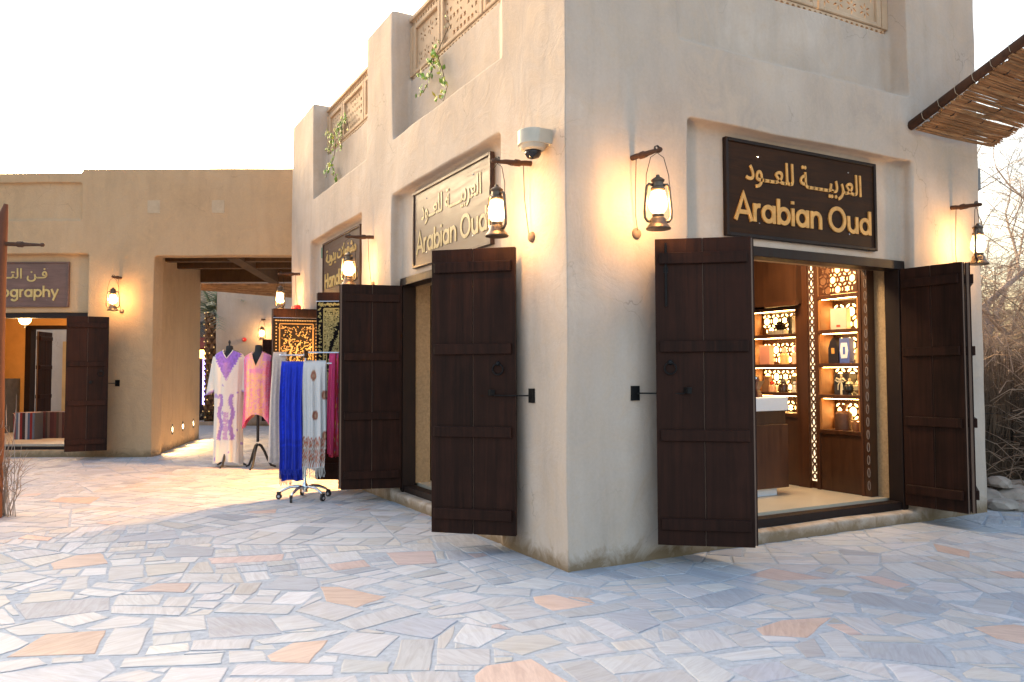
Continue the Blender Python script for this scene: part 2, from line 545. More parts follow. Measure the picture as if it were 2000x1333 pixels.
FEAT = """o -3.37,-0.07 -2.98,-0.23 -2.92,0.16 -3.21,0.24
o -3.24,2.14 -3.22,1.89 -2.86,1.92 -2.90,2.34 -3.07,2.35
o -1.70,0.13 -1.58,-0.10 -1.34,0.04 -1.54,0.42 -1.64,0.48
o -2.22,-0.77 -2.07,-0.89 -1.89,-0.60 -2.06,-0.55 -2.22,-0.68
o -3.35,5.54 -2.95,5.15 -2.84,5.64 -3.23,5.82
o -3.52,3.33 -3.29,3.08 -3.25,3.22 -3.46,3.47
o -1.54,3.75 -1.47,3.60 -1.29,3.53 -1.22,3.78
o -1.49,-1.57 -1.09,-1.76 -1.09,-1.37 -1.32,-1.34 -1.43,-1.43
o -0.58,-0.53 -0.57,-0.73 -0.29,-0.74 -0.39,-0.43 -0.53,-0.41
o 0.18,-1.66 0.35,-1.80 0.76,-1.62 0.47,-1.52 0.23,-1.56
o 1.22,-2.30 1.26,-2.44 1.56,-2.28 1.53,-2.21 1.29,-2.13
o 2.90,-0.86 2.91,-1.11 3.12,-0.98 3.14,-0.66
p -2.18,1.73 -2.18,1.52 -1.70,1.37 -1.63,1.59
p -0.98,0.80 -0.70,0.71 -0.57,1.11 -0.92,1.23
p -2.76,0.97 -2.45,0.78 -2.38,1.00 -2.59,1.10
p 1.63,-1.41 1.80,-1.39 1.81,-1.14 1.68,-1.06
g -2.44,-0.26 -2.08,-0.37 -2.09,0.01 -2.40,0.14
g -3.40,1.00 -3.32,0.60 -2.89,0.57 -2.88,0.88
g -3.38,-0.31 -3.36,-0.53 -2.98,-0.66 -2.89,-0.54 -2.92,-0.35
g -1.61,-0.56 -1.40,-0.85 -1.15,-0.63 -1.34,-0.45
g -2.00,0.62 -1.73,0.41 -1.50,0.61 -1.81,0.90
g -2.47,2.21 -2.46,1.91 -2.14,1.79 -2.08,2.09 -2.29,2.32
g -2.77,2.71 -2.29,2.64 -2.29,3.08 -2.74,2.94
g 0.27,-1.12 0.39,-1.19 0.79,-1.08 0.72,-0.89 0.31,-0.94
g -0.39,-1.31 -0.19,-1.25 -0.09,-0.99 -0.35,-0.94
g 0.38,-2.17 0.62,-2.45 0.83,-2.20 0.51,-1.98
g -0.34,-2.13 -0.11,-2.16 -0.05,-1.98 -0.33,-1.93
g 1.86,-0.12 1.88,-0.39 2.33,-0.43 2.29,-0.19
w -3.19,0.51 -3.08,0.32 -2.90,0.41 -3.00,0.62
w -3.42,0.46 -3.25,0.10 -3.06,0.21 -3.22,0.54
w -3.02,0.25 -2.98,0.19 -2.76,0.17 -2.69,0.28 -2.84,0.42
w -2.97,-0.27 -2.79,-0.35 -2.70,0.09 -2.88,0.17
w -2.70,-0.04 -2.43,-0.10 -2.41,0.18 -2.67,0.27
w -2.71,-0.24 -2.53,-0.26 -2.52,-0.11 -2.70,-0.08
c -2.76,-0.38 -2.56,-0.42 -2.55,-0.29 -2.73,-0.24
w -2.55,-0.42 -2.28,-0.54 -2.24,-0.39 -2.52,-0.26
w -2.88,-0.51 -2.44,-0.69 -2.41,-0.54 -2.85,-0.38
w -2.73,-0.81 -2.49,-0.95 -2.42,-0.76 -2.66,-0.63
w -2.99,-0.65 -2.78,-0.77 -2.70,-0.71 -2.80,-0.58
w -2.75,-0.62 -2.70,-0.68 -2.66,-0.62
w -3.42,-0.13 -3.38,-0.31 -3.19,-0.29 -3.23,-0.16
w -3.17,-0.28 -3.04,-0.33 -3.03,-0.25 -3.17,-0.20
w -3.46,0.43 -3.41,-0.02 -3.26,0.08 -3.39,0.34
w -3.51,0.88 -3.44,0.55 -3.37,0.55 -3.46,0.93
c -3.37,0.98 -3.10,0.96 -3.08,1.12 -3.15,1.21 -3.32,1.24
w -3.16,1.24 -3.01,1.19 -2.99,1.56 -3.12,1.59
w -2.98,1.22 -2.77,1.00 -2.72,1.16 -2.95,1.34
w -3.06,1.07 -2.86,0.86 -2.78,0.95 -3.01,1.18
w -2.87,0.67 -2.62,0.55 -2.57,0.78 -2.83,0.91
w -2.93,0.53 -2.54,0.25 -2.48,0.40 -2.87,0.66
w -2.61,0.50 -2.47,0.43 -2.41,0.64 -2.55,0.70
w -2.41,0.53 -2.29,0.48 -2.23,0.59 -2.34,0.66
w -2.46,0.40 -2.34,0.30 -2.28,0.42 -2.41,0.51
w -3.45,1.45 -3.39,1.35 -3.18,1.59 -3.24,1.64
w -3.34,1.30 -3.26,1.31 -3.17,1.37 -3.24,1.44 -3.34,1.39
w -2.73,1.26 -2.62,1.11 -2.51,1.25 -2.64,1.34
w -2.45,1.06 -2.23,0.94 -2.16,1.17 -2.39,1.30
w -2.42,0.68 -2.25,0.66 -2.13,0.84 -2.33,0.92
w -2.41,-0.70 -2.24,-0.76 -2.22,-0.61 -2.38,-0.52
c -2.18,0.57 -2.07,0.50 -1.96,0.78 -2.09,0.84
w -2.06,0.46 -1.95,0.40 -1.89,0.52 -2.01,0.59
w -2.27,0.42 -2.17,0.34 -2.08,0.49 -2.19,0.55
w -2.16,0.34 -2.02,0.23 -1.95,0.39 -2.07,0.45
w -2.01,0.24 -1.85,0.13 -1.68,0.37 -1.86,0.46
w -2.35,0.22 -1.97,-0.04 -1.89,0.13 -2.27,0.37
w -1.92,0.01 -1.77,-0.30 -1.56,-0.19 -1.74,0.15
w -2.11,-0.07 -2.07,-0.34 -1.83,-0.35 -1.92,-0.08
w -2.23,-0.42 -2.18,-0.60 -1.76,-0.51 -1.79,-0.37
w -1.76,-0.33 -1.71,-0.52 -1.28,-0.39 -1.35,-0.19
w -1.96,-0.78 -1.75,-0.97 -1.54,-0.72 -1.74,-0.54
w -1.74,-1.18 -1.59,-1.27 -1.39,-0.86 -1.55,-0.79
w -1.97,-1.09 -1.77,-1.20 -1.71,-1.07 -1.90,-0.92
w -1.53,-1.21 -1.30,-1.34 -1.20,-1.14 -1.44,-1.01
w -2.43,-0.87 -2.01,-1.10 -1.96,-0.97 -2.38,-0.74
w -2.05,-0.89 -1.94,-0.94 -1.91,-0.86 -1.97,-0.82
w -2.48,-0.97 -2.19,-1.13 -2.17,-1.05 -2.45,-0.89
w -2.20,-1.18 -1.93,-1.27 -1.91,-1.16 -2.17,-1.11
w -1.89,-1.30 -1.73,-1.39 -1.70,-1.25 -1.86,-1.19
w -1.71,-1.40 -1.51,-1.47 -1.47,-1.31 -1.68,-1.25
w -1.56,0.53 -1.47,0.32 -1.21,0.42 -1.31,0.58
w -1.29,0.35 -1.21,0.14 -1.05,0.18 -1.17,0.42
w -1.25,0.06 -1.15,-0.08 -0.94,0.01 -1.03,0.19
w -1.36,-0.03 -1.26,-0.31 -1.14,-0.28 -1.23,0.02
w -1.51,-0.13 -1.51,-0.19 -1.34,-0.16 -1.38,-0.08
w -1.13,-0.09 -0.98,-0.33 -0.79,-0.30 -0.88,-0.09
w -1.24,-0.36 -1.22,-0.50 -0.91,-0.52 -0.91,-0.37
w -1.07,-0.54 -1.03,-0.78 -0.90,-0.77 -0.92,-0.54
w -0.81,-0.18 -0.54,-0.40 -0.45,-0.26 -0.72,-0.06
w -0.91,-0.37 -0.85,-0.52 -0.58,-0.49 -0.60,-0.39 -0.79,-0.28
w -0.87,-0.53 -0.86,-0.78 -0.61,-0.78 -0.65,-0.54
w -0.96,-0.82 -0.93,-1.00 -0.64,-0.98 -0.66,-0.84
w -1.32,-0.94 -1.24,-1.09 -0.98,-0.94 -1.14,-0.71
c -1.19,-1.09 -1.10,-1.30 -0.82,-1.24 -0.85,-1.07 -0.99,-1.02
w -0.83,-1.03 -0.78,-1.30 -0.61,-1.31 -0.60,-1.05
w -0.56,-1.33 -0.41,-1.33 -0.40,-0.98 -0.54,-0.96
w -0.59,-0.78 -0.57,-0.93 -0.14,-0.91 -0.13,-0.79
w -0.56,-0.09 -0.38,-0.32 -0.18,-0.23 -0.27,-0.01
w -0.22,-0.08 -0.03,-0.43 0.08,-0.36 -0.13,-0.00
w -0.37,-0.34 -0.25,-0.58 -0.05,-0.51 -0.17,-0.28
w -0.23,-0.61 -0.20,-0.74 0.00,-0.70 -0.05,-0.57
w -0.11,-0.77 -0.09,-1.03 0.07,-1.03 0.06,-0.77
w -0.85,-1.46 -0.67,-1.50 -0.65,-1.34 -0.85,-1.30
c -0.64,-1.50 -0.45,-1.53 -0.42,-1.39 -0.61,-1.36
w -0.48,-1.64 -0.31,-1.69 -0.26,-1.49 -0.41,-1.48
w -1.05,-1.32 -1.05,-1.46 -0.87,-1.48 -0.87,-1.34
w -0.85,-1.73 -0.58,-1.78 -0.56,-1.57 -0.82,-1.51
w -1.04,-1.75 -0.89,-1.84 -0.85,-1.73 -0.84,-1.51 -1.01,-1.49
w -0.88,-1.86 -0.58,-2.01 -0.53,-1.84 -0.84,-1.76
w -0.56,-1.99 -0.50,-2.07 -0.37,-2.02 -0.32,-1.74 -0.47,-1.70
w -0.14,-1.21 0.02,-1.20 0.04,-1.07 -0.11,-1.05
w 0.04,-1.20 0.21,-1.22 0.24,-1.08 0.09,-1.05
w -0.17,-1.38 0.18,-1.39 0.20,-1.27 -0.16,-1.24
w -0.28,-1.71 -0.06,-1.73 0.01,-1.45 -0.19,-1.41
w 0.31,-0.94 0.53,-0.90 0.53,-0.66 0.34,-0.65
w -0.06,-1.75 0.09,-1.81 0.16,-1.60 0.01,-1.57
w 0.02,-1.56 0.18,-1.56 0.19,-1.46 0.06,-1.44
w -0.28,-1.76 -0.24,-1.87 0.02,-1.95 0.06,-1.82
w -0.62,-1.97 -0.41,-2.09 -0.31,-1.74 -0.47,-1.69
w 0.61,-1.15 0.69,-1.39 0.83,-1.42 0.83,-1.15
w 0.27,-1.19 0.30,-1.37 0.59,-1.35 0.59,-1.20
c 1.06,-1.21 1.17,-1.37 1.31,-1.32 1.25,-1.14
w 1.19,-1.08 1.59,-1.20 1.63,-1.09 1.22,-0.94
w 1.35,-1.30 1.51,-1.49 1.57,-1.45 1.48,-1.22 1.39,-1.22
w 0.67,-1.92 0.76,-1.99 0.93,-1.74 0.80,-1.61
c 0.56,-1.99 0.82,-2.16 0.85,-2.04 0.58,-1.89
w 0.26,-2.09 0.36,-2.15 0.61,-1.80 0.45,-1.79
w 0.11,-2.01 0.21,-2.04 0.38,-1.83 0.20,-1.85
w -0.08,-1.98 -0.04,-2.26 0.10,-2.27 0.08,-1.98
w 0.13,-2.04 0.23,-2.40 0.37,-2.24
w 0.24,-2.42 0.30,-2.56 0.45,-2.54 0.48,-2.34 0.38,-2.25
w 0.86,-2.12 1.05,-2.16 1.09,-1.94 0.88,-1.92
c 0.94,-1.90 1.21,-1.91 1.16,-1.75 0.97,-1.76
w 0.69,-2.41 0.93,-2.56 1.02,-2.40 0.83,-2.30
c 0.50,-2.52 0.70,-2.71 0.79,-2.66 0.72,-2.48
w 1.00,-1.64 1.05,-1.76 1.21,-1.74 1.07,-1.58
w 0.77,-1.51 0.95,-1.65 1.10,-1.50 0.91,-1.36
c 1.09,-2.15 1.24,-2.17 1.30,-1.96 1.16,-1.96
c 1.35,-1.89 1.50,-2.15 1.60,-2.13 1.50,-1.86
w 0.88,-2.29 1.07,-2.34 1.13,-2.28 0.89,-2.20
w 1.65,-1.90 1.68,-2.08 2.00,-1.94 1.92,-1.80
w 1.79,-1.44 1.82,-1.62 2.04,-1.66 2.10,-1.54 2.00,-1.40
g 1.13,-1.48 1.29,-1.90 1.49,-1.85 1.41,-1.36 1.21,-1.36"""
def cut(poly, px, py, nx, ny):
    out = []
    for i in range(len(poly)):
        a, b = poly[i], poly[(i + 1) % len(poly)]
        da, db = (a[0] - px) * nx + (a[1] - py) * ny, (b[0] - px) * nx + (b[1] - py) * ny
        if da >= 0:
            out.append(a)
        if da * db < 0:
            t = da / (da - db)
            out.append((a[0] + (b[0] - a[0]) * t, a[1] + (b[1] - a[1]) * t))
    return out


def area(p):
    return .5 * sum(p[i][0] * p[(i + 1) % len(p)][1] - p[(i + 1) % len(p)][0] * p[i][1] for i in range(len(p))) if len(p) > 2 else 0


def inset(p, d):
    q = list(p)
    for i in range(len(p)):
        a, b = p[i], p[(i + 1) % len(p)]
        L = math.hypot(b[0] - a[0], b[1] - a[1])
        if L < 1e-6:
            continue
        nx, ny = -(b[1] - a[1]) / L, (b[0] - a[0]) / L
        q = cut(q, a[0] + nx * d, a[1] + ny * d, nx, ny)
        if len(q) < 3:
            return []
    return q


def centre(p):
    return (sum(a[0] for a in p) / len(p), sum(a[1] for a in p) / len(p))


rng = random.Random(11)
feats = []
for ln in FEAT.split('\n'):
    k, *pts = ln.split()
    p = [tuple(map(float, q.split(','))) for q in pts]
    if area(p) < 0:
        p = p[::-1]
    feats.append((k, p, centre(p), max(math.hypot(a[0] - centre(p)[0], a[1] - centre(p)[1]) for a in p)))
for i in range(len(feats)):                         # neighbours traced a little too large give way to each other
    k, p, c, r = feats[i]
    for j in range(i):
        q = feats[j][1]
        if len(p) < 3 or math.hypot(c[0] - feats[j][2][0], c[1] - feats[j][2][1]) > r + feats[j][3]:
            continue
        best = None
        for a, b in zip(q, q[1:] + q[:1]):
            L = math.hypot(b[0] - a[0], b[1] - a[1]) or 1
            n = ((b[1] - a[1]) / L, -(b[0] - a[0]) / L)
            t = cut(p, a[0] + n[0] * .008, a[1] + n[1] * .008, *n)
            if best is None or area(t) > area(best):
                best = t
        p = best
    feats[i] = (k, p, c, r)
feats = [f for f in feats if area(f[1]) > .002]


def blocked(x, y):
    if x > .03 and y > .03 and x < 5.0 and y < 8.5:
        return True
    d = Vector((x, y, 0)) - PA
    s, n = d.dot(PU), d.dot(PN)
    return n > .05 and s < -.19 * n - .03


def inview(x, y):
    px, py, k = proj(x, y)
    if k < 2.2 or py < 700:
        return False
    m = 1000
    if k > 15.5:
        return k < 27 and 330 < px < 620
    return -m < px < 2000 + m and py < 1333 + 900


def split(p, ang, amin):
    if area(p) < amin:
        return [p]
    ca, sa = math.cos(ang), math.sin(ang)
    us = [a[0] * ca + a[1] * sa for a in p]
    vs_ = [-a[0] * sa + a[1] * ca for a in p]
    du, dv = max(us) - min(us), max(vs_) - min(vs_)
    t = rng.uniform(.36, .64)
    j = rng.gauss(0, .10)
    if du > dv * rng.uniform(.85, 1.5):
        u0 = min(us) + du * t
        vm = (min(vs_) + max(vs_)) / 2
        o = (u0 * ca - vm * sa, u0 * sa + vm * ca)
        th = ang + j
    else:
        v0 = min(vs_) + dv * t
        um = (min(us) + max(us)) / 2
        o = (um * ca - v0 * sa, um * sa + v0 * ca)
        th = ang + pi / 2 + j
    n = (math.cos(th), math.sin(th))
    out = []
    for q in (cut(p, *o, *n), cut(p, *o, -n[0], -n[1])):
        if len(q) > 2 and area(q) > .003:
            out += split(q, ang, rng.choice((.03, .045, .06, .08, .12, .16)))
    return out


seeds = []
S = 1.25
for ix in range(-8, 8):
    for iy in range(-6, 24):
        seeds.append((ix * S + rng.uniform(-.5, .5), iy * S + rng.uniform(-.5, .5), rng.uniform(0, pi)))
stones = [(k, p, rng.uniform(0, pi)) for k, p, c, r in feats]
for i, (x, y, ang) in enumerate(seeds):
    if not any(inview(x + dx, y + dy) for dx in (-.9, 0, .9) for dy in (-.9, 0, .9)):
        continue
    cell = [(x - 1.7, y - 1.7), (x + 1.7, y - 1.7), (x + 1.7, y + 1.7), (x - 1.7, y + 1.7)]
    for j, (a, b, _) in enumerate(seeds):
        if j != i and abs(a - x) < 3.5 and abs(b - y) < 3.5:
            L = math.hypot(a - x, b - y)
            cell = cut(cell, (x + a) / 2, (y + b) / 2, (x - a) / L, (y - b) / L)
    for p in split(cell, ang, .06):
        c = centre(p)
        if not inview(*c) or blocked(*c):
            continue
        p = inset(p, rng.uniform(.006, .015))
        if len(p) < 3:
            continue
        for k, q, fc, fr in feats:
            r = max(math.hypot(a[0] - c[0], a[1] - c[1]) for a in p) if len(p) > 2 else 0
            if math.hypot(fc[0] - c[0], fc[1] - c[1]) > fr + r + .05:
                continue
            best = []
            for a, b in zip(q, q[1:] + q[:1]):
                L = math.hypot(b[0] - a[0], b[1] - a[1]) or 1
                n = ((b[1] - a[1]) / L, -(b[0] - a[0]) / L)
                t = cut(p, a[0] + n[0] * .016, a[1] + n[1] * .016, *n)
                if area(t) > area(best):
                    best = t
            p = best
            if area(p) < .003:
                p = []
                break
        per = sum(math.hypot(p[i][0] - p[i - 1][0], p[i][1] - p[i - 1][1]) for i in range(len(p))) or 1
        if len(p) > 2 and area(p) > .004 and area(p) / per ** 2 > .026:
            q = rng.random()
            w = 'w' if q < .70 else 'c' if q < .88 else 'g' if q < .975 else 'p' if q < .993 else 'o'
            stones.append((w, p, ang))
TINT = {'w': (.495, .503, .53), 'c': (.50, .485, .475), 'g': (.375, .40, .455), 'p': (.53, .42, .40), 'o': (.57, .43, .37)}
STONE, nt, b = newmat('paving_stone')
at = nd(nt, 'ShaderNodeAttribute', attribute_name='tint')
uvn = nd(nt, 'ShaderNodeUVMap')
mp = nd(nt, 'ShaderNodeMapping')
mp.inputs['Scale'].default_value = (2.2, 15, 1)
nt.links.new(uvn.outputs[0], mp.inputs[0])
vein = nz(nt, mp.outputs[0], 1.6, 6, .65, 1.2)
wv, wo_ = coords(nt, 'World')
blot = nz(nt, wv, 5.0, 5, .6, .5)
pit = nz(nt, wv, 60, 3, .7)
c = mixc(nt, mth(nt, 'MULTIPLY', ramp(nt, vein, [(.40, 0.0), (.66, 1.0)]), .75), at.outputs['Color'], mixc(nt, 1.0, at.outputs['Color'], (.74, .70, .71), 'MULTIPLY'))
c = mixc(nt, mth(nt, 'MULTIPLY', ramp(nt, blot, [(.5, 0.0), (.75, 1.0)]), .4), c, mixc(nt, 1.0, at.outputs['Color'], (.90, .80, .66), 'MULTIPLY'))
c = mixc(nt, ramp(nt, pit, [(.67, 0.0), (.76, .55)]), c, (.16, .14, .13))
nt.links.new(c, b.inputs['Base Color'])
nt.links.new(ramp(nt, blot, [(.2, .5), (.8, .75)]), b.inputs['Roughness'])
b.inputs['Specular IOR Level'].default_value = .3
bump(nt, b, mth(nt, 'ADD', vein, mth(nt, 'MULTIPLY', pit, .5)), .35, .004)
MATS['paving_stone'] = STONE


def stone_geo(w, p, ang):
    # ragged outline
    out = []
    n = len(p)
    for i in range(n):
        a, b_ = p[i], p[(i + 1) % n]
        L = math.hypot(b_[0] - a[0], b_[1] - a[1])
        if L < .012:
            continue
        out.append((a[0] + rng.uniform(-.004, .004), a[1] + rng.uniform(-.004, .004)))
        m = int(L / .12)
        for k in range(1, m + 1):
            t = k / (m + 1)
            e = rng.gauss(0, .0035)
            out.append((a[0] + (b_[0] - a[0]) * t - (b_[1] - a[1]) / L * e, a[1] + (b_[1] - a[1]) * t + (b_[0] - a[0]) / L * e))
    if len(out) < 3:
        return None
    c = centre(out)
    h = rng.uniform(-.001, .002)
    tx, ty = rng.gauss(0, .002), rng.gauss(0, .002)
    N = len(out)
    v = []
    for s_, dz in ((1.0, -.03), (1.0, -.003), (.0, .0)):
        for x, y in out:
            r = math.hypot(x - c[0], y - c[1]) or 1
            k = 1.0 if s_ == 1.0 else max(.5, 1 - .007 / r)
            X, Y = c[0] + (x - c[0]) * k, c[1] + (y - c[1]) * k
            v.append((X, Y, h + (dz if dz < -.01 else dz * .6) + (X - c[0]) * tx + (Y - c[1]) * ty))
    f = [tuple(2 * N + i for i in range(N))]
    for l in (0, 1):
        f += [(l * N + i, l * N + (i + 1) % N, (l + 1) * N + (i + 1) % N, (l + 1) * N + i) for i in range(N)]
    base = TINT[w]
    g = rng.gauss(1, .07)
    col = tuple(max(.05, x * g * rng.gauss(1, .006)) for x in base)
    ca, sa = math.cos(ang), math.sin(ang)
    ox, oy = rng.uniform(0, 40), rng.uniform(0, 40)
    uv = [(x * ca + y * sa + ox, -x * sa + y * ca + oy) for x, y, z in v]
    return v, f, col, uv


def stone_mesh(items, name):
    V, F, T, U = [], [], [], []
    for v, f, col, uv in items:
        o = len(V)
        V += v
        F += [tuple(i + o for i in q) for q in f]
        T += [(*col, 1)] * len(v)
        U += uv
    me = bpy.data.meshes.new(name)
    me.from_pydata(V, [], F)
    ca = me.color_attributes.new('tint', 'FLOAT_COLOR', 'POINT')
    ca.data.foreach_set('color', np.array(T, dtype=np.float32).ravel())
    ul = me.uv_layers.new(name='UVMap')
    li = np.empty(len(me.loops), dtype=np.int32)
    me.loops.foreach_get('vertex_index', li)
    ul.data.foreach_set('uv', np.array(U, dtype=np.float32)[li].ravel())
    me.materials.append(STONE)
    return me


def shown(p):
    q = [proj(*a) for a in p]
    if min(a[2] for a in q) < .3:
        return 0
    q = [(min(max(a[0], 0), 2000), min(a[1], 1333)) for a in q]
    return abs(area(q))


stones.sort(key=lambda s: -shown(s[1]))
rest = []
for i, (w, p, ang) in enumerate(stones):
    g = stone_geo(w, p, ang)
    if not g:
        continue
    if i < 300:
        link('stone', stone_mesh([g], 'stone'), None, paving)
    else:
        rest.append(g)
tag(link('small_stones', stone_mesh(rest, 'small_stones'), None, paving), kind='stuff')

# ------------------------------------------------------------------ main building (front wall y=0, long wall x=0)
house = thing('shop_building', 'pale rendered corner shop building with carved roof screens and dark folding doors', 'building')
T = .38
w = MB()
Z1, Z2 = 4.07, 4.78
# long wall, outer face x = 0
for y0, y1 in ((0, 1.03), (3.66, 4.77), (7.27, 8.5)):
    w.box(0, T, y0, y1, -.1, Z1)
for y0, y1 in ((1.03, 3.66), (4.77, 7.27)):
    w.box(.0, T + .1, y0 - .1, y1 + .1, 3.44, Z1)
    w.box(.12, T + .1, y0 - .1, y1 + .1, 2.47, 3.5)
    w.box(.02, T, y0 - .05, y1 + .05, -.1, .105)
w.box(.22, T + .1, .3, 8.4, Z1 - .2, Z2)
w.box(0, T + .1, 0, .99, Z1 - .2, 6.3)
w.box(0, T + .1, 3.66, 4.57, Z1 - .2, 5.58)
w.box(0, T + .1, 7.15, 8.5, Z1 - .2, 5.56)
# front wall, outer face y = 0
for x0, x1 in ((0, 1.15), (3.94, 5.03)):
    w.box(x0, x1, 0, T, -.1, Z1)
w.box(1.0, 4.1, 0, T + .1, 3.45, Z1)
w.box(1.0, 4.1, .12, T + .1, 2.47, 3.5)
w.box(1.1, 4.0, .02, T, -.1, .105)
w.box(.3, 4.6, .22, T + .1, Z1 - .2, Z2)
w.box(0, 1.06, 0, T + .1, Z1 - .2, 6.3)
w.box(3.935, 5.03, 0, T + .1, Z1 - .2, 6.2)
# end walls
w.box(4.62, 5.03, 0, 5.0, -.1, 4.6)
w.box(0, 4.0, 8.08, 8.5, -.1, 4.6)
# the recess ends nearest the corner and the sills run out in a soft slope
w.prism([(.98, 0), (1.75, .23), (.98, .23)], Z1 - .1, Z2 - .06)
w.prism([(0, .93), (.23, .93), (.23, 1.45)], Z1 - .1, Z2 - .06)
for k in range(8):
    d = .026 * (k + 1)
    w.box(.9, 4.0, d, .25, Z1 - .05, Z1 + .012 * (k + 1))
    for y0, y1 in ((.9, 3.7), (4.5, 7.2)):
        w.box(d, .25, y0, y1, Z1 - .05, Z1 + .012 * (k + 1))
adobe(w, 'wall', PL_MAIN, house, .022, .013)
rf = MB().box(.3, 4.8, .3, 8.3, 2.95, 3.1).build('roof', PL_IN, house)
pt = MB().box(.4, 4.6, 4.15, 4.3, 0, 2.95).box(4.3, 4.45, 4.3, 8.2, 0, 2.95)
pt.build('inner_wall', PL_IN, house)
FLOOR = plain('shop_floor_stone', (.50, .43, .33), .35, var=.06, scale=3, kind='World')
MB().box(.30, 4.7, .30, 8.1, .02, .19).build('shop_floor', FLOOR, house)
# door frames: posts, lintel, dark threshold rail


def door_frame(M, x0, x1, parent, top=2.405):
    f = MB(M)
    f.box(x0, x0 + .07, .105, .265, .1, top)
    f.box(x1 - .07, x1, .105, .265, .1, top)
    f.box(x0 - .02, x1 + .02, .095, .262, top, top + .085)
    f.box(x0 + .07, x1 - .07, .125, .25, .1, .175)
    return f.build('door_frame', FRAME, parent, bevel=.004)


LM = frame_m((0, 0, 0), (0, -1, 0))     # long wall: local x = -Y, y into the building
RM = Matrix.Identity(4)
door_frame(RM, 1.16, 3.93, house)
door_frame(LM, -3.66, -1.03, house)
door_frame(LM, -7.27, -4.77, house)
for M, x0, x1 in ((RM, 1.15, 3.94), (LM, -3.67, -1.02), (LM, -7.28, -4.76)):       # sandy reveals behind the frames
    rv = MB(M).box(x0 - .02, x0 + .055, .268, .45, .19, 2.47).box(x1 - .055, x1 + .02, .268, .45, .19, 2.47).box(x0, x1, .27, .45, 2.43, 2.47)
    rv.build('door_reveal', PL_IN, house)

LEAF_H, LEAF_Z = 2.25, .155


def ring_mesh(R0, r):
    m = MB()
    m.tube([(R0 * math.cos(t), -.012, R0 * math.sin(t)) for t in np.linspace(0, 2 * pi, 19)], r, 6, False)
    m.ball((0, -.004, R0 + .002), .02, 8, 6, (1, .6, 1))
    m.tube([(0, .0, R0), (0, -.03, R0 + .004)], .012, 8)
    return m


def door_leaf(parent, a, b, ring=None, bolt=None, label=None, thick=.042):
    """board-and-batten leaf standing between plan points a and b"""
    L = math.hypot(b[0] - a[0], b[1] - a[1])
    core = MB().box(0, L, -thick / 2 + .011, thick / 2 - .011, 0, LEAF_H)
    o = core.build('door_leaf', DOOR_EDGE, parent, label=label)
    o.matrix_local = frame_m((a[0], a[1], LEAF_Z), (b[0] - a[0], b[1] - a[1], 0))
    h = L / 2
    for i in range(2):
        for sgn in (-1, 1):
            y0, y1 = sorted((sgn * (thick / 2 - .0105), sgn * (thick / 2)))
            e = .0036
            MB().box(i * h + (e if i else -.003), (i + 1) * h - (0 if i else e) + (.003 if i else 0), y0, y1, -.002, LEAF_H + .002).build('plank', DOOR, o, bevel=.002)
    for fz in (.935, .645, .355, .068):
        for sgn in (-1, 1):
            z = LEAF_H * fz
            y0, y1 = sorted((sgn * (thick / 2 + .0005), sgn * (thick / 2 + .026)))
            bt = MB().box(.025, L - .025, y0, y1, z - .042, z + .042)
            bt.build('batten', DOOR, o, bevel=.004)
    if ring is not None:
        sd, x = ring
        rr = ring_mesh(.042, .007).build('ring_handle', IRON, o, smooth='auto')
        rr.matrix_local = Matrix.Translation((x, sd * (thick / 2 + .004), 1.29)) @ (Matrix.Identity(4) if sd < 0 else Matrix.Rotation(pi, 4, 'Z'))
    if bolt is not None:
        sd, x = bolt
        y = sd * (thick / 2 + .008)
        MB().tube([(x, y, 1.75), (x, y, LEAF_H - .03)], .009, 6).box(x - .016, x + .016, min(y, y - sd * .012), max(y, y - sd * .012), 2.0, 2.04).build('bolt', IRON, o)
    return o


def hook(parent, wall, nrm, leafpt):
    """iron stay from a square plate on the wall to the leaf"""
    n = Vector(nrm)
    t = Vector((0, 0, 1)).cross(n)
    p = Vector(wall)
    q = Vector(leafpt)
    pl = MB(frame_m(p, t)).box(-.038, .038, -.012, .012, -.055, .055).lathe([(.0, 0), (.011, 0), (.011, .05), (.0, .05)], (0, 0, -.025), 8)
    o = pl.build('door_stay', IRON, parent)
    a = p + n * .03
    d = (q - a).normalized()
    rod = MB().tube([a, a + d * .05, q - d * .03, q + Vector((0, 0, .015)), q + Vector((0, 0, .04))], .006, 6)
    rod.box(q.x - .02, q.x + .02, q.y - .02, q.y + .02, q.z + .0, q.z + .045)
    rod.build('rod', IRON, o)
    return o


# front door: two folded pairs
F1, G1, J1 = (1.225, -.575), (.69, -.15), (1.205, .09)
door_leaf(house, G1, F1, ring=(-1, .10), bolt=(-1, .075))
door_leaf(house, (J1[0] + .02, J1[1]), (F1[0] + .035, F1[1] + .02))
F2, J2 = (3.935, -.485), (3.885, .085)
door_leaf(house, (J2[0] - .01, J2[1]), (F2[0] - .03, F2[1] - .015))
door_leaf(house, (F2[0] + .035, F2[1] - .02), (4.50, -.135))
hook(house, (.60, -.002, 1.26), (0, -1, 0), (.845, -.315, 1.26))
# long wall door: two folded pairs
F3, G3, J3 = (-.575, 1.105), (-.075, .63), (.09, 1.06)
door_leaf(house, F3, G3, ring=(-1, .555))
door_leaf(house, (F3[0] + .03, F3[1] + .035), (J3[0], J3[1] + .03))
F4, J4 = (-.54, 3.75), (.095, 3.60)
door_leaf(house, F4, J4)
door_leaf(house, (F4[0], F4[1] + .05), (-.03, 4.2))
hook(house, (-.002, .50, 1.24), (-1, 0, 0), (-.235, .735, 1.24))
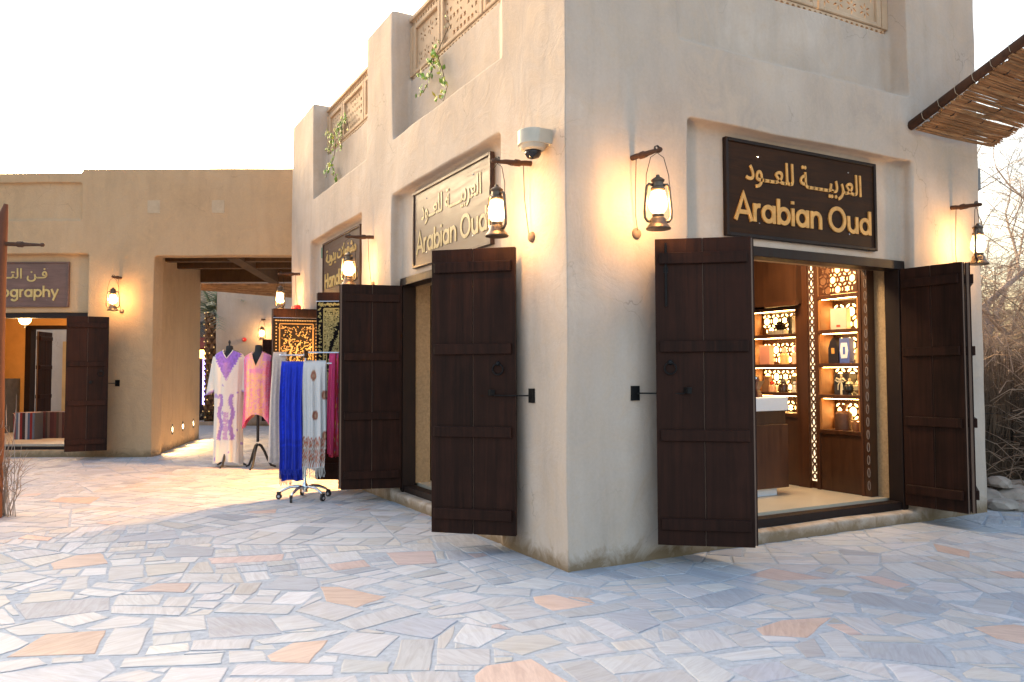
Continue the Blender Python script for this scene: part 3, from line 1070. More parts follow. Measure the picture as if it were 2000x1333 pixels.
# handicraft door
F5, J5 = (-.54, 4.80), (.10, 4.84)
door_leaf(house, F5, J5)
door_leaf(house, (F5[0], F5[1] - .05), (-.03, 4.45))
F6, J6 = (-.54, 7.30), (.10, 7.20)
door_leaf(house, F6, J6)
door_leaf(house, (F6[0], F6[1] + .05), (-.03, 7.65))

# carved roof screens


def ellipse(cx, cz, a, b_, th, n=8):
    c_, s_ = math.cos(th), math.sin(th)
    return [(cx + a * math.cos(t) * c_ - b_ * math.sin(t) * s_, cz + a * math.cos(t) * s_ + b_ * math.sin(t) * c_) for t in [2 * pi * k / n for k in range(n)]]


def leaf_hole(cx, cz, L, wd_, th):
    c_, s_ = math.cos(th), math.sin(th)
    P = [(-L, 0), (-L * .3, wd_), (L * .4, wd_ * .8), (L, 0), (L * .4, -wd_ * .8), (-L * .3, -wd_)]
    return [(cx + x * c_ - z * s_, cz + x * s_ + z * c_) for x, z in P]


def screen(M, x0, x1, z0, z1, kind):
    """one cast panel: raised frame, pierced field"""
    hs = []
    fx0, fx1, fz0, fz1 = x0 + .075, x1 - .075, z0 + .06, z1 - .06
    if kind == 'leaf':
        nx = max(2, round((fx1 - fx0) / .18))
        dx = (fx1 - fx0) / nx
        nzr = max(2, round((fz1 - fz0) / (dx * .87)))
        dz = (fz1 - fz0) / nzr
        for j in range(nzr):
            for i in range(nx):
                cx = fx0 + (i + .5) * dx + (dx * .25 if j % 2 else -dx * .25)
                cz = fz0 + (j + .5) * dz
                for k in range(6):
                    t = pi / 2 + k * pi / 3
                    hx, hz = cx + math.cos(t) * dx * .27, cz + math.sin(t) * dx * .27
                    if fx0 + .025 < hx < fx1 - .025 and fz0 + .025 < hz < fz1 - .025:
                        hs.append(leaf_hole(hx, hz, dx * .155, dx * .055, t))
    else:
        cx, cz = (x0 + x1) / 2, (z0 + z1) / 2
        H = min(fx1 - fx0, fz1 - fz0)
        st = .085
        nx, nzr = int((fx1 - fx0) / st), int((fz1 - fz0) / st)
        for i in range(nx):
            for j in range(nzr):
                px, pz = fx0 + (i + .5) * (fx1 - fx0) / nx, fz0 + (j + .5) * (fz1 - fz0) / nzr
                u, v_ = (px - cx) / (fx1 - fx0) * 2, (pz - cz) / (fz1 - fz0) * 2
                d = min(abs(u - v_), abs(u + v_))
                if d < .2:
                    if (i + j) % 2 == 0:
                        hs.append(leaf_hole(px, pz, .03, .012, .8 if u * v_ > 0 else -.8))
                else:
                    hs.append([(px + .034 * math.cos(t) * (1 if k % 2 else .62), pz + .034 * math.sin(t) * (1 if k % 2 else .62)) for k, t in enumerate(np.linspace(0, 2 * pi, 9)[:-1])])
    p = MB(M)
    p.holes([(x0 + .04, z0 + .03), (x1 - .04, z0 + .03), (x1 - .04, z1 - .03), (x0 + .04, z1 - .03)], hs, .03, .075)
    o = p.build('lattice_panel', LATT, house)
    fr = MB(M)
    for a, b_, c_, d in ((x0 + .012, x0 + .075, z0 + .005, z1 - .005), (x1 - .075, x1 - .012, z0 + .005, z1 - .005), (x0 + .075, x1 - .075, z0 + .005, z0 + .05), (x0 + .075, x1 - .075, z1 - .05, z1 - .005)):
        fr.box(a, b_, -.005, .085, c_, d)
    fr.build('frame', LATT, o, bevel=.008)


def border(M, x0, x1, z0, z1):
    n = int((x1 - x0) / .072)
    hs = [ellipse(x0 + (i + .5) * (x1 - x0) / n, (z0 + z1) / 2, .023, .023, 0) for i in range(n)]
    MB(M).holes([(x0, z0), (x1, z0), (x1, z1), (x0, z1)], hs, .012, .09).build('lattice_border', LATT, house)


def screens(M, x0, x1, z0, z1, splits):
    border(M, x0, x1, z0, z0 + .075)
    border(M, x0, x1, z1 - .075, z1)
    xs = [x0 + .04] + splits + [x1 - .04]
    for i in range(len(xs) - 1):
        screen(M, xs[i], xs[i + 1], z0 + .075, z1 - .075, 'leaf' if i % 2 == 0 else 'cross')
    st = MB(M)
    st.box(x0 - .03, x0 + .05, -.012, .1, z0 + .076, z1 - .076).box(x1 - .05, x1 + .03, -.012, .1, z0 + .076, z1 - .076)
    st.box(x0 - .03, x1 + .03, -.02, .1, z1, z1 + .04)
    st.build('lattice_post', LATT, house)


LM2, RM2 = frame_m((.22, 0, 0), (0, -1, 0)), frame_m((0, .22, 0), (1, 0, 0))
screens(LM2, -3.62, -1.0, 4.745, 5.47, [-2.80, -1.79])
screens(LM2, -7.13, -4.59, 4.745, 5.45, [-6.36, -5.37])
screens(RM2, 1.07, 3.90, 4.74, 5.55, [2.0, 2.95])

# ------------------------------------------------------------------ tan building with the passage
tan = thing('passage_building', 'tan rendered building with the open passage and photography shop', 'building', PA, math.atan2(PU.y, PU.x))
w = MB()
w.box(-8, -3.85, 0, .4, -.1, 4.98).box(-3.9, -1.15, .02, .4, -.1, .12).box(-3.9, -1.1, .12, .42, 2.52, 3.6)
w.box(-8, -1.15, 0, .4, 3.54, 4.14).box(-8, -1.2, .05, .4, 4.0, 4.85).box(-8, -1.2, .0, .4, 4.81, 4.985)
w.box(-1.15, 0, 0, .4, -.1, 5.05).box(-1.29, -.5, 0, .4, 4.0, 5.05).box(-.3, 3.1, 0, .3, 3.51, 5.05)
w.prism([(-.4, .1), (0, 0), (-.78, 4.1), (-1.2, 4.1)], -.1, 4.6)
w.box(-8, -7.6, 0, 5, -.1, 4.5)
adobe(w, 'wall', PL_TAN, tan, .026, .010)
for dx, dz in ((-.02, 4.37), (1.11, 4.37)):
    MB().box(dx - .11, dx + .11, -.006, .06, dz - .115, dz + .115).build('render_patch', plain('patch_render', (.47, .35, .23), .95, var=.1), tan, bevel=.004)
MB().box(-1.6, 3.2, .25, 4.3, 4.02, 4.14).build('ceiling', BEAM, tan)
for y0, h in ((.78, .32), (1.72, .32), (4.0, .34)):
    MB().box(-1.0, 3.15, y0, y0 + .17, 3.52, 3.52 + h).build('beam', BEAM, tan, bevel=.006)
lb = MB().prism([(1.15, .302), (1.38, .302), (.97, 4.18), (.74, 4.18)], 3.5, 3.78)
lb.build('beam', BEAM, tan)
MB().box(-8, 3.2, 4.2, 4.3, 3.86, 4.02).build('ceiling_edge', BEAM, tan)
door_frame(RM, -3.85, -1.15, tan, 2.43)
for a, b_, rg in (((-1.135, -.66), (-.585, -.365), (-1, .52)), ((-4.42, -.365), (-3.87, -.66), (-1, .10)), ((-3.80, .08), (-3.88, -.61), None), ((-1.12, -.61), (-1.20, .08), None)):
    door_leaf(tan, a, b_, ring=rg)
hook(tan, (-.60 + .0, -.002, 1.28), (0, -1, 0), (-.80, -.50, 1.28))
# floor lights in the passage wall
dw = (Vector((-.78, 4.1, 0))).normalized()
for k, t in enumerate((.54, 1.55, 2.47, 3.51)):
    M = frame_m(dw * t + Vector((0, 0, .375)), dw)      # y points left, into the wall
    rim = MB(M).holes([(.055 * (1 if abs(math.cos(a)) < .8 else .8) * math.cos(a) * .8, .1 * math.sin(a)) for a in np.linspace(0, 2 * pi, 17)[:-1]],
                      [[(.03 * math.cos(a), .072 * math.sin(a)) for a in np.linspace(0, 2 * pi, 13)[:-1]]], -.012, .03)
    o = rim.build('recessed_light', IRON, tan)
    MB(M).box(-.028, .028, -.004, .02, -.068, .068).build('lens', emit('step_light', (1, .80, .45), 14), o)
for k, t in enumerate((.54, 1.55, 2.47, 3.51)):
    q = dw * t + Vector((.10, -.02, .38))
    ld = bpy.data.lights.new('step_light_glow', 'SPOT')
    ld.energy = 22
    ld.color = (1.0, .58, .22)
    ld.shadow_soft_size = .05
    ld.spot_size = R(150)
    ld.spot_blend = .6
    lo = bpy.data.objects.new('step_light_glow', ld)
    COL.objects.link(lo)
    lo.parent = tan
    lo.location = q - Vector((.05, 0, 0))
    lo.rotation_euler = Vector((-.95, -.15, .25)).to_track_quat('Z', 'Y').to_euler()
# photography room behind the tan front
ORANGE = plain('ochre_paint', (.50, .27, .085), .8, var=.12, scale=3)
DADO = plain('grey_dado', (.075, .072, .075), .6)
MB().box(-6.2, -1.1, .3, 4.6, -.02, .2).build('room_floor', plain('room_floor_stone', (.40, .36, .31), .55, var=.15, scale=7), tan)
rw = MB().box(-6.2, -4.42, 3.6, 3.75, .2, 3.0).box(-4.42, -1.1, 3.6, 3.75, 2.5, 3.0).box(-6.2, -1.1, .45, 4.0, 2.9, 3.0)
rw.box(-6.3, -6.2, .4, 3.8, .2, 3.0).box(-1.25, -1.13, .42, 3.6, .2, 3.0)
rw.build('room_wall', ORANGE, tan)
MB().box(-4.42, -4.30, 3.585, 3.78, .2, 2.5).box(-2.4, -2.28, 3.585, 3.78, .2, 2.5).box(-4.42, -2.28, 3.585, 3.78, 2.44, 2.52).build('door_frame', FRAME, tan)
door_leaf(tan, (-4.30, 3.85), (-4.36, 4.47))

# ------------------------------------------------------------------ lettering


def arc(cx, cz, r, a0, a1, n=20):
    return [(cx + r * math.cos(R(a0 + (a1 - a0) * i / n)), cz + r * math.sin(R(a0 + (a1 - a0) * i / n))) for i in range(n + 1)]


def circ(cx, cz, r):
    return arc(cx, cz, r, 0, 360, 28)


GL = {
    'A': ([[(0, 0), (.42, 1), (.84, 0)], [(.15, .32), (.69, .32)]], .93),
    'O': ([circ(.5, .5, .45)], 1.12),
    'P': ([[(.07, 0), (.07, .94), (.3, .94)] + arc(.32, .70, .24, 90, -90) + [(.07, .46)]], .72),
    'H': ([[(.07, 0), (.07, 1)], [(.68, 0), (.68, 1)], [(.07, .52), (.68, .52)]], .88),
    'r': ([[(.07, 0), (.07, .7)], arc(.30, .40, .23, 178, 75, 10)], .46),
    'a': ([circ(.34, .35, .28), [(.64, 0), (.64, .7)]], .82),
    'b': ([circ(.37, .35, .28), [(.07, 0), (.07, 1)]], .80),
    'd': ([circ(.34, .35, .28), [(.64, 0), (.64, 1)]], .82),
    'g': ([circ(.34, .35, .28), [(.64, .7), (.64, -.02)] + arc(.36, -.02, .28, 0, -150, 12)], .82),
    'p': ([circ(.37, .35, .28), [(.07, -.3), (.07, .7)]], .80),
    'o': ([circ(.35, .35, .28)], .80),
    'i': ([[(.07, 0), (.07, .7)], [(.07, .86), (.07, .98)]], .26),
    'n': ([[(.07, 0), (.07, .7)], arc(.33, .38, .25, 180, 0, 14) + [(.58, 0)]], .76),
    'h': ([[(.07, 0), (.07, 1)], arc(.33, .38, .25, 180, 0, 14) + [(.58, 0)]], .76),
    'u': ([[(.07, .7)] + arc(.33, .32, .25, 180, 360, 14) + [(.58, .7)], [(.58, 0), (.58, .35)]], .76),
    'c': ([arc(.35, .35, .28, 48, 312)], .70),
    'f': ([[(.13, 0), (.13, .78)] + arc(.27, .78, .14, 180, 95, 8), [(0, .64), (.28, .64)]], .38),
    't': ([[(.13, 0), (.13, .95)], [(0, .64), (.28, .64)]], .38),
    's': ([arc(.2, .50, .14, 50, 270, 12) + arc(.2, .20, .15, 88, -140, 12)], .48),
    'y': ([[(.02, .7), (.32, .05)], [(.62, .7), (.16, -.3)]], .68),
    ' ': ([], .34),
}


def stroke_text(mb, txt, x0, z0, x1, cap, t, y0, y1, w=.14, clip=None):
    """geometric letters made of raised strokes, fitted between x0 and x1 on baseline z0"""
    tot = sum(GL[c][1] for c in txt) - .1
    sx = (x1 - x0) / tot
    x = x0
    k = 0
    for ch in txt:
        for st in GL[ch][0]:
            P = [Vector((x + a * sx, z0 + b_ * cap)) for a, b_ in st]
            if clip is not None and P[0].x < clip:
                continue
            hw = w * cap / 2
            k += 1
            e = (k % 5) * .0004
            L, Rr = [], []
            closed = (P[0] - P[-1]).length < 1e-4
            for i, p in enumerate(P):
                a = P[i - 1] if i else (P[-2] if closed else P[0])
                b_ = P[i + 1] if i < len(P) - 1 else (P[1] if closed else P[-1])
                d1, d2 = (p - a), (b_ - p)
                d1 = d1.normalized() if d1.length > 1e-9 else d2.normalized()
                d2 = d2.normalized() if d2.length > 1e-9 else d1
                d = (d1 + d2).normalized()
                n = Vector((-d.y, d.x))
                kx = hw / max(.55, n.dot(Vector((-d1.y, d1.x))))
                L.append(p + n * kx)
                Rr.append(p - n * kx)
            v = []
            for a, b_ in zip(L, Rr):
                v += [(a.x, y0 - e, a.y), (b_.x, y0 - e, b_.y), (a.x, y1, a.y), (b_.x, y1, b_.y)]
            f = []
            for i in range(len(P) - 1):
                o = i * 4
                f += [(o, o + 1, o + 5, o + 4), (o + 2, o + 6, o + 7, o + 3), (o, o + 4, o + 6, o + 2), (o + 1, o + 3, o + 7, o + 5)]
            o = (len(P) - 1) * 4
            f += [(0, 2, 3, 1), (o, o + 1, o + 3, o + 2)]
            mb.add(v, f)
        x += GL[ch][1] * sx
    return mb


def arabic(txt, x0, x1, z0, z1, y0, y1):
    cu = bpy.data.curves.new('arabic', 'FONT')
    cu.body = txt
    cu.extrude = .02
    cu.offset = .012
    to = bpy.data.objects.new('tmp', cu)
    COL.objects.link(to)
    dg = bpy.context.evaluated_depsgraph_get()
    me = bpy.data.meshes.new_from_object(to.evaluated_get(dg))
    V = [Vector(v.co) for v in me.vertices]
    F = [tuple(p.vertices) for p in me.polygons]
    bpy.data.objects.remove(to)
    bpy.data.meshes.remove(me)
    ax, bx = min(v.x for v in V), max(v.x for v in V)
    ay, by = min(v.y for v in V), max(v.y for v in V)
    return [(x0 + (v.x - ax) / (bx - ax) * (x1 - x0), y1 if v.z < 0 else y0, z0 + (v.y - ay) / (by - ay) * (z1 - z0)) for v in V], F


AR_OUD = '\ufea9\ufeee\u0640\u0640\ufecc\ufee0\ufedf \ufe94\u0640\u0640\u0640\u0640\ufef4\ufe91\ufeae\ufecc\ufedf\ufe8d'
AR_PHO = '\ufeae\ufef3\ufeee\ufebc\u0640\ufe98\ufedf\ufe8d \ufee6\u0640\ufed3'
AR_HAN = '\ufe94\u0640\ufef3\ufeed\ufeaa\ufef3 \ufe95\ufefb\ufeee\ufed0\ufeb8\ufee3'


def sign(M, x0, x1, z0, z1, ar, en, label, wood, gold, arf, enf):
    W, H = x1 - x0, z1 - z0
    s = thing('shop_sign', label, 'sign')
    s.matrix_world = M @ Matrix.Translation((x0, 0, z0))
    MB().box(.03, W - .03, -.030, .0, .03, H - .03).build('board', wood, s)
    fr = MB().box(0, .032, -.045, .0, 0, H).box(W - .032, W, -.045, .0, 0, H).box(.032, W - .032, -.045, .0, 0, .03).box(.032, W - .032, -.045, .0, H - .03, H)
    fr.build('frame', FRAME if wood == SIGNW else wood, s, bevel=.004)
    v, f = arabic(ar, W * arf[0], W * arf[1], H * arf[2], H * arf[3], -.040 + (.005 if gold == GOLD3 else 0), -.028)
    MB().add(v, f).build('arabic_lettering', gold, s)
    m = MB()
    stroke_text(m, en, W * enf[0], H * enf[2], W * enf[1], H * enf[3], 0, -.041 + (.006 if gold == GOLD3 else 0), -.028, .165)
    m.build('english_lettering', gold, s)
    sc = MB()
    for px, pz in ((.2, .85), (.8, .85), (.2, .16), (.8, .16)):
        sc.ball((W * px, -.031, H * pz), .007, 6, 4)
    sc.build('screw', CHROME, s)
    return s


sign(frame_m((0, .118, 0), (1, 0, 0)), 1.625, 3.525, 2.555, 3.385, AR_OUD, 'Arabian Oud', 'dark brown Arabian Oud shop sign with bright gold letters over the lit perfume shop entrance', SIGNW, GOLD, (.12, .89, .52, .84), (.055, .955, .17, .27))
sign(frame_m((.118, 0, 0), (0, -1, 0)), -3.22, -1.355, 2.55, 3.375, AR_OUD, 'Arabian Oud', 'Arabian Oud sign with painted-in sheen, half hidden by an open door leaf on the long side wall', SIGNW3, GOLD3, (.12, .89, .52, .84), (.055, .955, .17, .27))
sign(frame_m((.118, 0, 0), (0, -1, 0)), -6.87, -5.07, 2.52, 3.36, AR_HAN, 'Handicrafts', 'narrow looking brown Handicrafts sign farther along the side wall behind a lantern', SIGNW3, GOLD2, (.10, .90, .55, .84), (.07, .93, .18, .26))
sign(PM @ Matrix.Translation((0, .118, 0)), -3.46, -1.53, 2.62, 3.42, AR_PHO, 'Photography', 'weathered reddish Photography sign with yellow letters on the tan building', SIGNW2, GOLD2, (.14, .80, .56, .86), (.115, .90, .22, .25))
MB()
gt = tag(MB(LM).box(-6.98, -6.90, .085, .118, 3.16, 3.32).build('exit_tag', plain('green_plastic', (.02, .16, .11), .5), None, bevel=.004), 'small green plastic tag fixed in the recess beside the Handicrafts sign', 'tag')

# ------------------------------------------------------------------ lanterns on stick brackets
GLOBE = glass('lantern_glass', (1, .93, .78), (1.0, .60, .20), .55, .66)
BULB = emit('lantern_bulb', (1.0, .80, .48), 70)


def make_lantern():
    root = thing('hurricane_lantern', 'lantern', 'lantern')
    t = MB().lathe([(.0, 0), (.088, .0), (.092, .008), (.075, .03), (.062, .045), (.058, .075), (.05, .085), (.0, .086)], n=18)
    t.build('fuel_tank', LANT, root, smooth='auto')
    MB().lathe([(.02, .08), (.042, .09), (.045, .11), (.03, .122), (.0, .125)], n=14).build('burner', LANT, root, smooth='auto')
    MB().lathe([(.038, .116), (.060, .145), (.069, .182), (.064, .22), (.052, .26), (.044, .288)], n=18).build('glass_globe', GLOBE, root, smooth=True)
    MB().ball((0, 0, .195), .024, 10, 8, (1, 1, 1.5)).build('bulb', BULB, root, smooth=True)
    MB().lathe([(.0, .28), (.045, .282), (.052, .29), (.052, .305), (.04, .315), (.04, .345), (.048, .352), (.05, .362), (.03, .378), (.016, .385), (.012, .4), (.0, .403)], n=16).build('chimney_cap', LANT, root, smooth='auto')
    for s in (-1, 1):
        MB().tube([(s * .035, 0, .325), (s * .068, 0, .33), (s * .084, 0, .31), (s * .09, 0, .24), (s * .1, 0, .13), (s * .098, 0, .085), (s * .08, 0, .06), (s * .05, 0, .055)], .0115, 8).build('side_tube', LANT, root, smooth=True)
    MB().tube([(-.09, 0, .30), (-.085, .005, .40), (-.05, .008, .53), (0, .008, .565), (.05, .008, .53), (.085, .005, .40), (.09, 0, .30)], .0028, 5, False).build('bail', IRON, root)
    MB().tube([(.066, -.05, .13), (.05, -.07, .17), (0, -.078, .185), (-.05, -.07, .17), (-.066, -.05, .13)], .002, 4, False).build('guard_wire', IRON, root)
    ld = bpy.data.lights.new('lantern_light', 'POINT')
    ld.energy = 12
    ld.color = (1.0, .50, .165)
    ld.shadow_soft_size = .035
    lo = bpy.data.objects.new('lantern_light', ld)
    COL.objects.link(lo)
    lo.parent = root
    lo.location = (0, 0, .20)
    return root


def bracket(root_pt, nrm, L=.335, seed=0, wire=True, label='', group='stick brackets for the lanterns', drop=.57):
    """turned stick let into the wall, cable down to a round rosette"""
    r_ = random.Random(seed)
    n = Vector(nrm).normalized()
    t = Vector((0, 0, 1)).cross(n)
    o = thing('stick_bracket', label, 'bracket', group=group)
    p = Vector(root_pt)
    pts = [(-.04, .021), (.05, .022), (.09, .020), (.10, .027), (.14, .028), (.15, .021), (.22, .019), (.26, .016), (L - .03, .014), (L - .025, .019), (L, .018), (L + .012, .010)]
    MB().tube([p + n * a + Vector((0, 0, -.02 * a / L + r_.uniform(-.003, .003))) for a, _ in pts], [b_ for _, b_ in pts], 9).build('stick', STICK, o, smooth='auto')
    wr = MB()
    e = p + n * (L - .05)
    for k in range(3):
        wr.tube([e + n * (.008 * k) + (t * math.cos(a) + Vector((0, 0, 1)) * math.sin(a)) * .02 for a in np.linspace(0, 2 * pi, 9)], .003, 4, False)
    if wire:
        b0 = p + n * .06
        wr.tube([b0 + Vector((0, 0, .012)), b0 + Vector((0, 0, -.03)) - t * .01, p + n * .05 + Vector((0, 0, -drop * .5)) - t * .012, p + n * .035 + Vector((0, 0, -drop * .8)), p + n * .03 + t * .022 + Vector((0, 0, -drop - .01))], .0035, 5)
        wr.tube([e + Vector((0, 0, -.01)), (b0 + e) / 2 + Vector((0, 0, -.035)), b0 + Vector((0, 0, -.012))], .003, 5)
    wr.build('cable', WIRE, o)
    if wire:
        c = p + t * .025 + Vector((0, 0, -drop - .02))
        m = MB(Matrix.Translation(c) @ n.to_track_quat('Z', 'Y').to_matrix().to_4x4())
        m.lathe([(.0, -.01), (.042, -.01), (.042, .012), (.034, .026), (.015, .034), (.0, .035)], n=14)
        m.build('rosette', CLAY, o, smooth='auto')
    return p + n * (L - .035) + Vector((0, 0, -.02))


proto = make_lantern()
tn, pn = PU, -PN
FARP = Vector((.29, 18.81, 0))
FARU = (Vector((2.25, 17.75, 0)) - FARP).normalized()
FARN = Vector((FARU.y, -FARU.x, 0))
FARM = frame_m(FARP, FARU)
tanpt = lambda s, z: PA + PU * s + Vector((0, 0, z))
spots = [((0, .51, 3.05), (-1, 0, 0), .335, 'brass lantern hanging under the dome camera beside the half hidden shop sign', 'stick bracket with dark cable under the white dome camera'),
         ((.60, 0, 3.05), (0, -1, 0), .335, 'large lantern near the building corner, above the open leaf with the black bolt', 'stick bracket left of the gold lettered entrance sign'),
         ((4.544, 0, 3.05), (0, -1, 0), .30, 'lantern at the far right end of the front wall beside the bare trees', 'stick bracket at the right end of the front wall below the reed awning'),
         ((0, 4.31, 3.06), (-1, 0, 0), .335, 'lantern in front of the Handicrafts sign above a dark door leaf', 'stick bracket beside the Handicrafts sign on the long wall'),
         ((0, 7.956, 3.03), (-1, 0, 0), .335, 'lantern at the far end of the long wall above the tapestry with birds', 'stick bracket at the far end of the long wall next to the passage beams'),
         (tuple(tanpt(-.575, 3.12)), tuple(pn), .30, 'lantern on the tan wall between the Photography sign and the passage', 'short stick bracket on the tan wall beside the passage'),
         (tuple(FARP + FARU * 1.37 + Vector((0, 0, 2.98))), tuple(FARN), .30, 'small far lantern on the pale wall beyond the passage', 'far stick bracket on the pale wall beyond the passage')]
for i, (p, n, L, lab, lab2) in enumerate(spots):
    tip = bracket(p, n, L, i, True, lab2, drop=.56)
    la = proto if i == 0 else copy_tree(proto)
    la.location = tip - Vector((0, 0, .568 + .01))
    nv = Vector(n)
    la.rotation_euler = (0, 0, math.atan2(nv.y, nv.x) + pi / 2 + (.25, -.35, .3, .8, .5, .3, .2)[i])
    tag(la, lab, group='hurricane lanterns on the walls')

# fire bells, dome camera, small box


def bell(M, label):
    o = thing('fire_bell', label, 'fire alarm', group='red fire alarm sounders')
    o.matrix_world = M
    MB(Matrix.Rotation(pi / 2, 4, 'X')).lathe([(.0, -.01), (.06, -.01), (.06, .05), (.05, .085), (.03, .1), (.0, .1)], n=14).build('body', REDP, o, smooth='auto')
    MB(Matrix.Rotation(pi / 2, 4, 'X')).lathe([(.0, .1), (.02, .1), (.024, .13), (.0, .132)], n=10).build('nozzle', plain('red_pale', (.7, .25, .2), .4), o, smooth='auto')


bell(LM @ Matrix.Translation((-7.93, 0, 2.47)), 'red fire sounder on the long wall just above the tapestry with birds')
bell(FARM @ Matrix.Translation((.80, 0, 2.42)), 'red fire sounder on the pale far wall left of the small lantern')

dc = thing('dome_camera', 'cream wall mounted dome security camera near the building corner', 'security camera')
m = MB()
P = [(.02, .19), (-.10, .19)] + [(-.10 + .115 * math.cos(t), .30 + .115 * math.sin(t)) for t in np.linspace(-pi / 2 - .05, -3 * pi / 2 + .05, 14)] + [(-.10, .41), (.02, .41)]
m.prism([(x, y) for x, y in P][::-1], 3.125, 3.235)
m.build('housing', CREAM, dc, smooth='auto', bevel=.006)
MB().lathe([(.0, .0), (.105, .0), (.09, -.028), (.062, -.04), (.0, -.041)], (-.10, .30, 3.124), 20).build('dome_base', CREAM, dc, smooth='auto')
MB().lathe([(.064, .0), (.062, -.025), (.044, -.052), (.0, -.064)], (-.10, .30, 3.086), 18).build('dome', plain('smoked_dome', (.012, .012, .016), .06), dc, smooth=True)
MB().ball((-.06, .46, 3.25), .04, 8, 6, (.8, .8, 1.6)).build('conduit_plug', CLAY, dc)
tag(MB().box(5.02, 5.10, .02, .12, 3.30, 3.52).build('junction_box', plain('grey_box', (.16, .17, .18), .6), None, bevel=.005), 'small grey junction box on the right edge of the front wall', 'box')

# ------------------------------------------------------------------ trailing vines on the roof screens


def vine(name_label, M, strands, seed):
    r_ = random.Random(seed)
    o = thing('vine', name_label, 'vine')
    st, lf, ly = MB(M), MB(M), MB(M)
    for pts in strands:
        P = [Vector(p) for p in pts]
        st.tube(P, [.005 - .003 * i / len(P) for i in range(len(P))], 5)
        for i in range(len(P) - 1):
            seg = P[i + 1] - P[i]
            n_ = max(3, int(seg.length / .013))
            dens = .2 + .8 * (noise.noise(Vector((P[i].x * 5, P[i].z * 5, seed))) > -.15)
            for k in range(n_):
                if r_.random() > dens * .8:
                    continue
                c0 = P[i] + seg * r_.random() + Vector((r_.gauss(0, .012), r_.uniform(-.05, .01), r_.gauss(0, .012)))
                a = r_.uniform(0, 2 * pi)
                dx = Vector((math.cos(a), r_.uniform(-.7, .3), math.sin(a) - .4)).normalized()
                dy = dx.cross(Vector((r_.gauss(0, .5), -1, r_.gauss(0, .5)))).normalized()
                L, W_ = r_.uniform(.045, .085), r_.uniform(.015, .026)
                q = ly if r_.random() < .2 else lf
                q.add([c0, c0 + dx * L * .5 + dy * W_, c0 + dx * L, c0 + dx * L * .5 - dy * W_, c0 + dx * L * .5 - Vector((0, .006, 0))], [(0, 1, 4), (1, 2, 4), (2, 3, 4), (3, 0, 4)])
    st.build('stem', plain('vine_stem', (.12, .09, .05), .8), o)
    tag(lf.build('leaves', LEAF, o), kind='stuff')
    tag(ly.build('young_leaves', LEAFY, o), kind='stuff')


vine('sparse green vine trailing from the near roof screen', LM, [
    [(-2.56, .20, 5.10), (-2.50, .19, 4.98), (-2.66, .17, 4.84), (-2.83, .16, 4.74), (-2.88, .16, 4.62), (-3.02, .15, 4.60), (-3.12, .14, 4.68)],
    [(-2.78, .18, 4.78), (-2.70, .17, 4.66), (-2.62, .16, 4.58), (-2.56, .16, 4.45), (-2.50, .17, 4.34), (-2.60, .17, 4.22), (-2.68, .15, 4.28)],
    [(-2.83, .16, 4.74), (-2.92, .14, 4.52), (-3.02, .12, 4.44), (-3.12, .12, 4.45)]], 3)
vine('bushier green vine trailing from the far roof screen', LM, [
    [(-6.1, .19, 5.10), (-6.25, .17, 5.02), (-6.45, .16, 4.98), (-6.6, .14, 4.92), (-6.75, .14, 5.03), (-6.9, .12, 5.02)],
    [(-6.3, .16, 5.0), (-6.42, .14, 4.8), (-6.5, .14, 4.6), (-6.62, .13, 4.5), (-6.5, .15, 4.36), (-6.38, .17, 4.2), (-6.3, .18, 4.1)],
    [(-6.45, .16, 4.98), (-6.6, .12, 4.8), (-6.72, .12, 4.72)], [(-6.62, .13, 4.5), (-6.8, .12, 4.42), (-6.85, .12, 4.36)],
    [(-6.1, .19, 5.10), (-5.95, .17, 4.95), (-5.9, .17, 4.85)], [(-6.25, .17, 5.02), (-6.15, .15, 4.8), (-6.2, .16, 4.62)]], 9)

# ------------------------------------------------------------------ shop interior: shelving along the right wall
def pierced(m, x0, x1, z0, z1, cell, y0, y1):
    """wooden screen pierced by a lattice of hexagons and lens shapes"""
    nx = max(1, round((x1 - x0) / cell))
    dx = (x1 - x0) / nx
    dz = dx * .866
    hs = []

    def put(P):
        if all(x0 + .004 < x < x1 - .004 and z0 + .004 < z < z1 - .004 for x, z in P):
            hs.append(P)

    for j in range(-1, int((z1 - z0) / dz) + 2):
        for i in range(-1, nx + 2):
            cx, cz = x0 + (i + (.5 if j % 2 else 0)) * dx, z0 + (j + .45) * dz
            if (i + j) % 3:
                put([(cx + dx * .33 * math.cos(k * pi / 4 + .39), cz + dx * .33 * math.sin(k * pi / 4 + .39)) for k in range(8)])
            else:
                put([(cx + dx * (.34 if k % 2 == 0 else .2) * math.cos(k * pi / 6 + pi / 6), cz + dx * (.34 if k % 2 == 0 else .2) * math.sin(k * pi / 6 + pi / 6)) for k in range(12)])
            for k in range(3):
                t = k * pi / 3
                put(ellipse(cx + math.cos(t) * dx * .5, cz + math.sin(t) * dx * .5, dx * .20, dx * .095, t + pi / 2, 6))
    m.holes([(x0, z0), (x1, z0), (x1, z1), (x0, z1)], hs, y0, y1)


UX = 3.78
UM = frame_m((UX, 0, 0), (0, -1, 0))     # front of the shelving: local x = -Y, y into the unit


